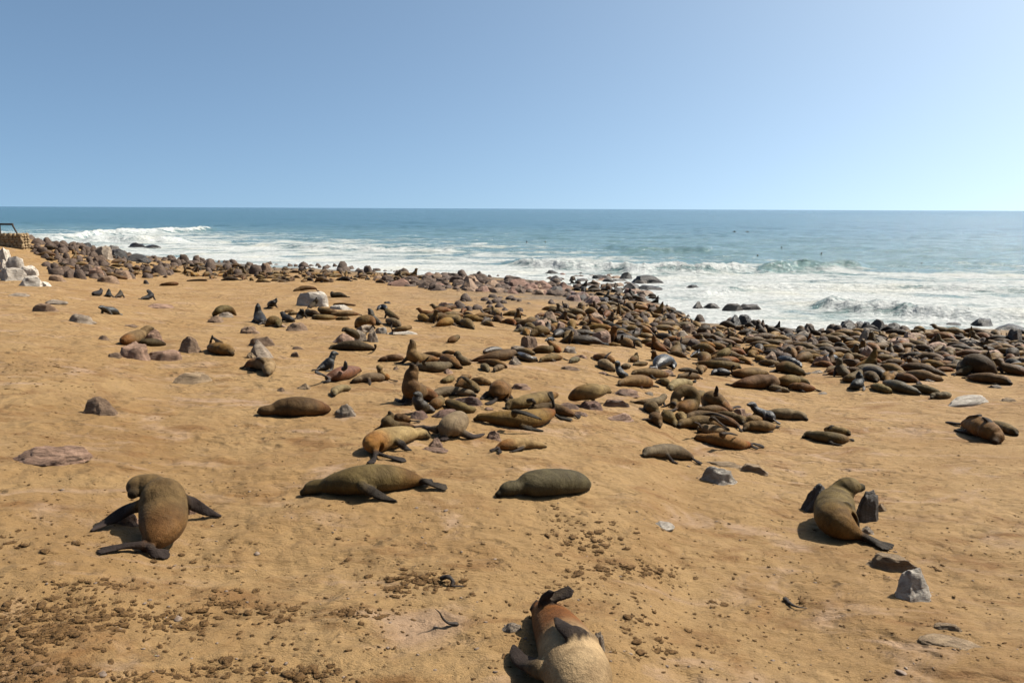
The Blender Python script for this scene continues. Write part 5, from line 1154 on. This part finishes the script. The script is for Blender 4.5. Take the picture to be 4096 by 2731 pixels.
scatter(FARL, 190, (.4, 1.1), (.35, .7), ['brown', 'umber', 'umber', 'brown', 'umber', 'pink'], ['block', 'round', 'peak', 'slab'], 'on the far left shore', (.05, .2), .5)
scatter(STRIP, 110, (.35, 1.1), (.3, .6), ['black', 'umber', 'dark'], ['block', 'ridge', 'round'], 'along the far waterline', (.3, .6), .45)
scatter(COVE, 80, (.5, 1.5), (.3, .55), ['black', 'dark'], ['block', 'ridge', 'round'], 'at the far left waterline', (.4, .7), .5)
scatter(SH, 22, (.5, 1.2), (.3, .6), ['dark', 'black'], ['ridge', 'round'], 'at the wet surf edge', (.7, .9), .4)
scatter(R1, 60, (.3, .8), (.4, .8), ['pink', 'grey', 'brown'], ['block', 'round', 'peak'], 'amid the seals below the reef', (.2, .4), .35)
scatter(R2, 60, (.3, .8), (.4, .8), ['pink', 'grey', 'brown', 'dark'], ['block', 'round', 'peak'], 'amid the right-edge seals', (.2, .6), .35)
scatter(LS, 16, (.6, 1.4), (.4, .8), ['brown', 'pink'], ['block', 'round'], 'in the far left crowd', (.1, .3), .4)

LOOSE.sort(key=lambda q: q[0]); Vs, Fs, Cs, nb = [], [], [], 0
KW = {'peak': 'pointed', 'slab': 'flat', 'round': 'rounded', 'block': 'blocky', 'ridge': 'ridged'}
for q, (_, P, w_, d_, h_, c, wet, kd, where, yaw) in enumerate(LOOSE):
    if q < 300 - N_ROCK:
        big = 'huge' if w_ > 1.75 else 'large' if w_ > 1.45 else 'big' if w_ > 1.15 else ('small' if w_ < .6 else 'middling'); tall = 'tall' if h_ > .62 * w_ else ('low' if h_ < .42 * w_ else 'squat')
        o = put_rock(P, w_, d_, h_, c, wet, kd, '%s %s %s %s rock %s' % (big, tall, {'red': 'reddish', 'umber': 'dark brown', 'buff': 'tan'}.get(c, c), KW[kd], where), 'rocks ' + where, 3, yaw)
        NAMED.append((o, to_px(np.array(P[0]), np.array(P[1]), np.array(P[2]))[0]))
    else:
        me = rock_data(kd, q % 5, 2); v = np.zeros(len(me.vertices) * 3, np.float32); me.vertices.foreach_get('co', v); v = v.reshape(-1, 3) * np.array([w_, d_, h_])
        f = np.zeros(len(me.loops), np.int32); me.loops.foreach_get('vertex_index', f); cy, sy = math.cos(yaw), math.sin(yaw)
        Vs.append(np.stack([v[:, 0] * cy - v[:, 1] * sy, v[:, 0] * sy + v[:, 1] * cy, v[:, 2]], 1) + P); Fs.append(f.reshape(-1, 3) + nb); nb += len(v)
if Vs:
    me = mesh_np('rubble', np.concatenate(Vs), np.concatenate(Fs)); smooth(me); o = link('rubble', me, M_ROCK); o.color = (*RC['umber'], .3)
    tag(o, 'smaller rubble lying between the larger shore rocks', 'rubble', kind='stuff')
# look-alikes that share a label are told apart by their order across the picture
ORD = ['leftmost', 'second from left', 'third from left', 'fourth from left', 'fifth from left', 'sixth from left', 'seventh from left', 'eighth from left'] + [w + ' from left' for w in ('ninth', 'tenth', 'eleventh', 'twelfth', 'thirteenth', 'fourteenth')]
bl = {}
for o, u in NAMED: bl.setdefault(o['label'], []).append((float(u), o))
for lab, L_ in bl.items():
    if 1 < len(L_) <= 14:
        L_.sort(key=lambda t: t[0])
        for i, (_, o) in enumerate(L_): o['label'] = lab + ', ' + (ORD[i] if i < len(L_) - 1 else 'rightmost')

# ------------------------------------------------------------------ stone wall with wooden rail on the far left bank
M_WALL = mat_plain('dry_stone', (.13, .085, .045), (.30, .215, .12), 3.0, .9, .04)
M_WOOD = mat_plain('dark_timber', (.020, .015, .012), (.045, .034, .026), 6.0, .8, .01, (1, 8, 8))
wP = hit(*vpx('W', 480, 575)); wl = hit(*vpx('W', -500, 560)); m = mpp('W', wP)
wx1 = wP[0]; wy = wP[1]; wx0 = wx1 - 9.5; hgt = 320 * m; wz = gz(wx1, wy)
wall = link('stone_wall', None, loc=(wx1, wy, wz)); tag(wall, 'rough tan stone wall on the bank at the far left edge', 'wall')
bm = bmesh.new(); bmesh.ops.create_cube(bm, size=1); me = bpy.data.meshes.new('core'); bm.to_mesh(me); bm.free()
c = link('core', me, M_WALL, wall); c.scale = (9.2, 1.4, hgt + 1.0); c.location = (-4.75, 1.0, hgt / 2 - .62)
sd_ = [rock_mesh(400 + i, 'block', 2) for i in range(6)]
for me in sd_: me.materials.clear(); me.materials.append(M_WALL)
zz = -.35
while zz < hgt - .05:
    rh = random.uniform(.20, .34); xx = -9.4
    while xx < -.02:
        w_ = random.uniform(.25, .6); o = link('stone', random.choice(sd_), None, wall)
        o.scale = (w_ * 1.05, .34, rh * .85); o.location = (xx + w_ / 2, .27 + .04 * random.random(), zz + rh * .12); o.rotation_euler = (0, random.uniform(-.08, .08), random.choice((0, math.pi)))
        xx += w_
    for yy in (.5, .9, 1.3):
        o = link('stone', random.choice(sd_), None, wall); o.scale = (.42, .36, rh * .85); o.location = (-.10, yy, zz + rh * .12)
    zz += rh * .93
rail = link('wooden_rail', None, loc=(wx1, wy + .6, wz + hgt)); tag(rail, 'dark timber railing standing on the stone wall', 'railing')
def beam(name, a, b, w, parent):
    a, b = Vector(a), Vector(b); d_ = b - a; bm = bmesh.new(); bmesh.ops.create_cube(bm, size=1)
    bmesh.ops.scale(bm, vec=(w, w * .8, d_.length), verts=bm.verts); bmesh.ops.bevel(bm, geom=bm.edges[:], offset=w * .12, segments=1, affect='EDGES')
    bmesh.ops.transform(bm, matrix=Matrix.Translation((a + b) / 2) @ d_.to_track_quat('Z', 'Y').to_matrix().to_4x4(), verts=bm.verts)
    me = bpy.data.meshes.new(name); bm.to_mesh(me); bm.free(); return link(name, me, M_WOOD, parent)
rh = 150 * m
for xx in (-2.2, -5.0, -7.8): beam('post', (xx, 0, -.3), (xx + .02, 0, rh), .20, rail)
beam('brace', (-.35, 0, -.5), (-.9, .02, rh - .05), .13, rail)
beam('top_rail', (-9.2, .02, rh + .04), (-.85, .02, rh + .04), .22, rail)
beam('lower_rail', (-9.2, .03, rh * .42), (-2.2, .03, .12), .16, rail)

# ------------------------------------------------------------------ hair and dung clods, pebbles, twig
M_CLOD = mat_plain('hair_clods', (.045, .022, .008), (.165, .092, .034), 45.0, .95, .02, (1, 3, 1))
M_PEB = mat_plain('pebbles', (.09, .062, .045), (.20, .15, .115), 14.0, .85, .01)
CL = [(90, 1435, 120, 28, 150), (60, 1480, 70, 30, 70), (230, 1420, 110, 20, 80), (60, 1545, 90, 22, 80), (340, 1410, 60, 14, 45), (520, 1390, 55, 22, 60),
      (640, 1410, 40, 16, 30), (420, 1440, 60, 14, 35), (440, 1290, 60, 14, 14), (220, 1345, 90, 10, 36), (700, 1550, 70, 16, 60), (540, 1535, 80, 16, 60), (300, 1560, 90, 10, 40),
      (950, 1340, 75, 18, 110), (1010, 1335, 40, 12, 30), (880, 1410, 40, 8, 16), (790, 1412, 40, 12, 18), (1340, 1255, 45, 20, 55), (1345, 1320, 45, 16, 50), (1500, 1318, 60, 14, 50), (1290, 1200, 60, 20, 40),
      (1430, 1300, 40, 14, 24), (1390, 1230, 60, 20, 40), (1500, 1490, 60, 14, 26), (1480, 1420, 90, 40, 30), (150, 1385, 60, 10, 30), (110, 850, 120, 26, 150), (60, 1250, 60, 20, 18), (1640, 1390, 30, 8, 8), (1845, 1385, 14, 5, 8), (2190, 1300, 40, 10, 8), (800, 1240, 300, 50, 26)]
pts = []
for cx, cy, sx, sy, n in CL:
    for _ in range(int(n * 1.15)): pts.append((random.gauss(cx, sx * .75), random.gauss(cy, sy * .95), random.choice((.7, 1, 1, 1.6)) * random.uniform(.008, .026)))
for _ in range(1500):
    w = 700 + 868 * random.random() ** .8; pts.append((random.uniform(-20, 2372), w, random.uniform(.006, .018)))
for _ in range(1700):
    pts.append((random.uniform(-20, 2372), random.uniform(800, 1500), random.uniform(.008, .020)))
def hitv(px, py):
    X = (px / 4.0 - 512.0) / FPX; Y = -(py * 682.0 / 2731.0 - 341.0) / FPX; d = RMn @ np.stack([X, Y, -np.ones_like(X)]); d /= np.linalg.norm(d, axis=0)
    t = np.full(len(px), 4.0); o = np.array([0, 0, ZC])[:, None]
    for _ in range(60):
        P = o + d * t; t = np.minimum(t + (P[2] - ground(P[0], P[1])) * 1.4, 120)
    P = o + d * t; P[2] = ground(P[0], P[1]); return P.T
def blobs(name, pts, mat, flatz, lab, cat, stretch):
    Vs, Fs, nb = [], [], 0; H_ = hitv(np.array([p[0] for p in pts]) * K, np.minimum([p[1] for p in pts], 1600) * K)
    for (u, w, s), P in zip(pts, H_):
        if slant(P) > 45 or not free(P[0], P[1], .02): continue
        v, f = ico(2 if slant(P) < 9 and s > .02 else 1); r = random.randint(0, 99999)
        sc = np.array([s * random.uniform(.8, stretch), s * random.uniform(.6, 1.0), s * random.uniform(*flatz)])
        q = v * (1 + .38 * noise3(v + r * .37, 1.7, 3)[:, None] + .25 * noise3(v + r * .11, 4.0, 5)[:, None]) * sc
        a = random.gauss(0, .7); ca, sa = math.cos(a), math.sin(a)
        q = np.stack([q[:, 0] * ca - q[:, 1] * sa, q[:, 0] * sa + q[:, 1] * ca, q[:, 2]], 1) + np.array([P[0], P[1], P[2] + sc[2] * .35])
        Vs.append(q); Fs.append(f + nb); nb += len(q)
        if mat is M_CLOD and s > .018 and slant(P) < 10:      # loose hairs curling off the clod
            for _ in range(7):
                b = q[random.randrange(len(q))]; d_ = np.array([random.gauss(0, 1), random.gauss(0, 1), random.uniform(.1, .9)]); d_ = nrm(d_) * s * random.uniform(.5, 1.1)
                e = nrm(np.cross(d_, (0.3, .2, 1))) * .0022
                m_ = b + d_ * .55 + np.array([0, 0, .3 * s]); t_ = b + d_ * 1.1; t_[2] = max(t_[2] - .2 * s, P[2] + .004)
                Vs.append(np.array([b - e, b + e, m_ - e, m_ + e, t_])); Fs.append(np.array([(0, 1, 3), (0, 3, 2), (2, 3, 4)]) + nb); nb += 5
    me = mesh_np(name, np.concatenate(Vs), np.concatenate(Fs)); smooth(me); tag(link(name, me, mat), lab, cat, kind='stuff')
blobs('hair_clods', pts, M_CLOD, (.18, .42), 'brown clods of dung and shed hair strewn over the sand', 'debris', 1.6)
pp = [(random.uniform(-20, 2372), 690 + 880 * random.random() ** .9, random.uniform(.006, .018) * (2.0 if random.random() < .06 else 1)) for _ in range(420)]
blobs('pebbles', pp, M_PEB, (.25, .5), 'small pinkish and tan pebbles scattered over the sand', 'pebbles', 1.4)
def stick(name, v, pl, r, lab, cat, mat):
    P = [hit(*vpx(v, x_, y_), h_) for x_, y_, h_ in pl]; acc = Acc(); Q = catmull(np.array(P), 14); n = len(Q); a = np.linspace(0, 2 * np.pi, 7)[:-1]; T_, S_, U_ = frames(Q)
    R_ = np.array([Q[i] + np.outer(np.cos(a), S_[i]) * r * (1.15 - i / n) * (1 + .3 * math.sin(i * 2.1)) + np.outer(np.sin(a), U_[i]) * r * .7 * (1.15 - i / n) for i in range(n)])
    acc.rings(R_, np.zeros_like(R_)); V = np.concatenate(acc.V); o0 = np.array([*V.mean(0)[:2], V[:, 2].min()])
    me = bpy.data.meshes.new(name); me.from_pydata((V - o0).tolist(), [], acc.F); smooth(me); return tag(link(name, me, mat, None, o0), lab, cat)
M_KELP = mat_plain('dried_kelp', (.012, .009, .007), (.035, .024, .016), 20.0, .6, .01)
stick('twig', 'BM', [(890, 748, .01), (830, 742, .03), (795, 715, .06), (770, 672, .13), (742, 648, .18)], .016, 'dark forked twig sticking up from the sand left of the belly-up seal', 'twig', M_KELP)
stick('kelp_stalk', 'BM', [(785, 440, .03), (830, 432, .07), (862, 465, .05), (850, 490, .02), (930, 495, .02)], .026, 'black curled kelp stalk lying on the hair clumps', 'kelp', M_KELP)
stick('kelp_strand', 'BR', [(300, 415, .015), (340, 455, .02), (400, 485, .03), (490, 498, .012)], .022, 'short dark kelp strand on the sand at lower right', 'kelp', M_KELP)

# ------------------------------------------------------------------ birds over the water, heads of swimming seals
VIEWS['S7'] = (2000, 780, 1.122)
def bird(u, w, dist, lab, bank):
    d = ray(*vpx('S7', u, w)); P = np.array([0, 0, ZC]) + d * dist; V, Fc, nb = [], [], 0
    a = np.linspace(0, 2 * np.pi, 7)[:-1]; xs_ = [-.38, -.2, 0, .18, .34, .42]; rs_ = [.02, .07, .085, .05, .035, .012]; acc = Acc()
    acc.rings(np.array([[(x_, math.cos(t) * r, math.sin(t) * r) for t in a] for x_, r in zip(xs_, rs_)]), np.zeros((6, 6, 3)))
    for sg in (-1, 1):
        acc.rings(np.array([[(.05 - .16 * q * q + math.cos(t) * .10 * (1 - .75 * q), sg * .55 * q, .16 * math.sin(q * 2.2) + math.sin(t) * .014) for t in a] for q in (0, .25, .5, .75, 1)]), np.zeros((5, 6, 3)))
    me = bpy.data.meshes.new('bird'); me.from_pydata(np.concatenate(acc.V).tolist(), [], acc.F); smooth(me)
    o = link('bird', me, M_KELP, None, P); o.rotation_euler = (bank, 0, 2.9); tag(o, lab, 'bird', 'birds over the sea')
bird(1052, 165, 150, 'small black bird flying low over the sea, left of a pair', .25)
bird(1110, 166, 152, 'small black bird flying low over the sea, right of a pair', -.2)
for i, (u, w) in enumerate([(123, 205), (207, 205), (1060, 210), (1270, 230), (1155, 265), (1437, 255), (1735, 253), (1890, 300)]):
    P = at_z(*vpx('S7', u, w), 0.25); o = link('seal', PMESH['upright']); o.location = (P[0], P[1], -.67); o.rotation_euler = (0, 0, random.uniform(0, 6)); o.color = (.12, .12, .13, .6)
    tag(o, 'dark head of a seal swimming beyond the surf, ' + ORD[i], 'seal', 'swimming seals')
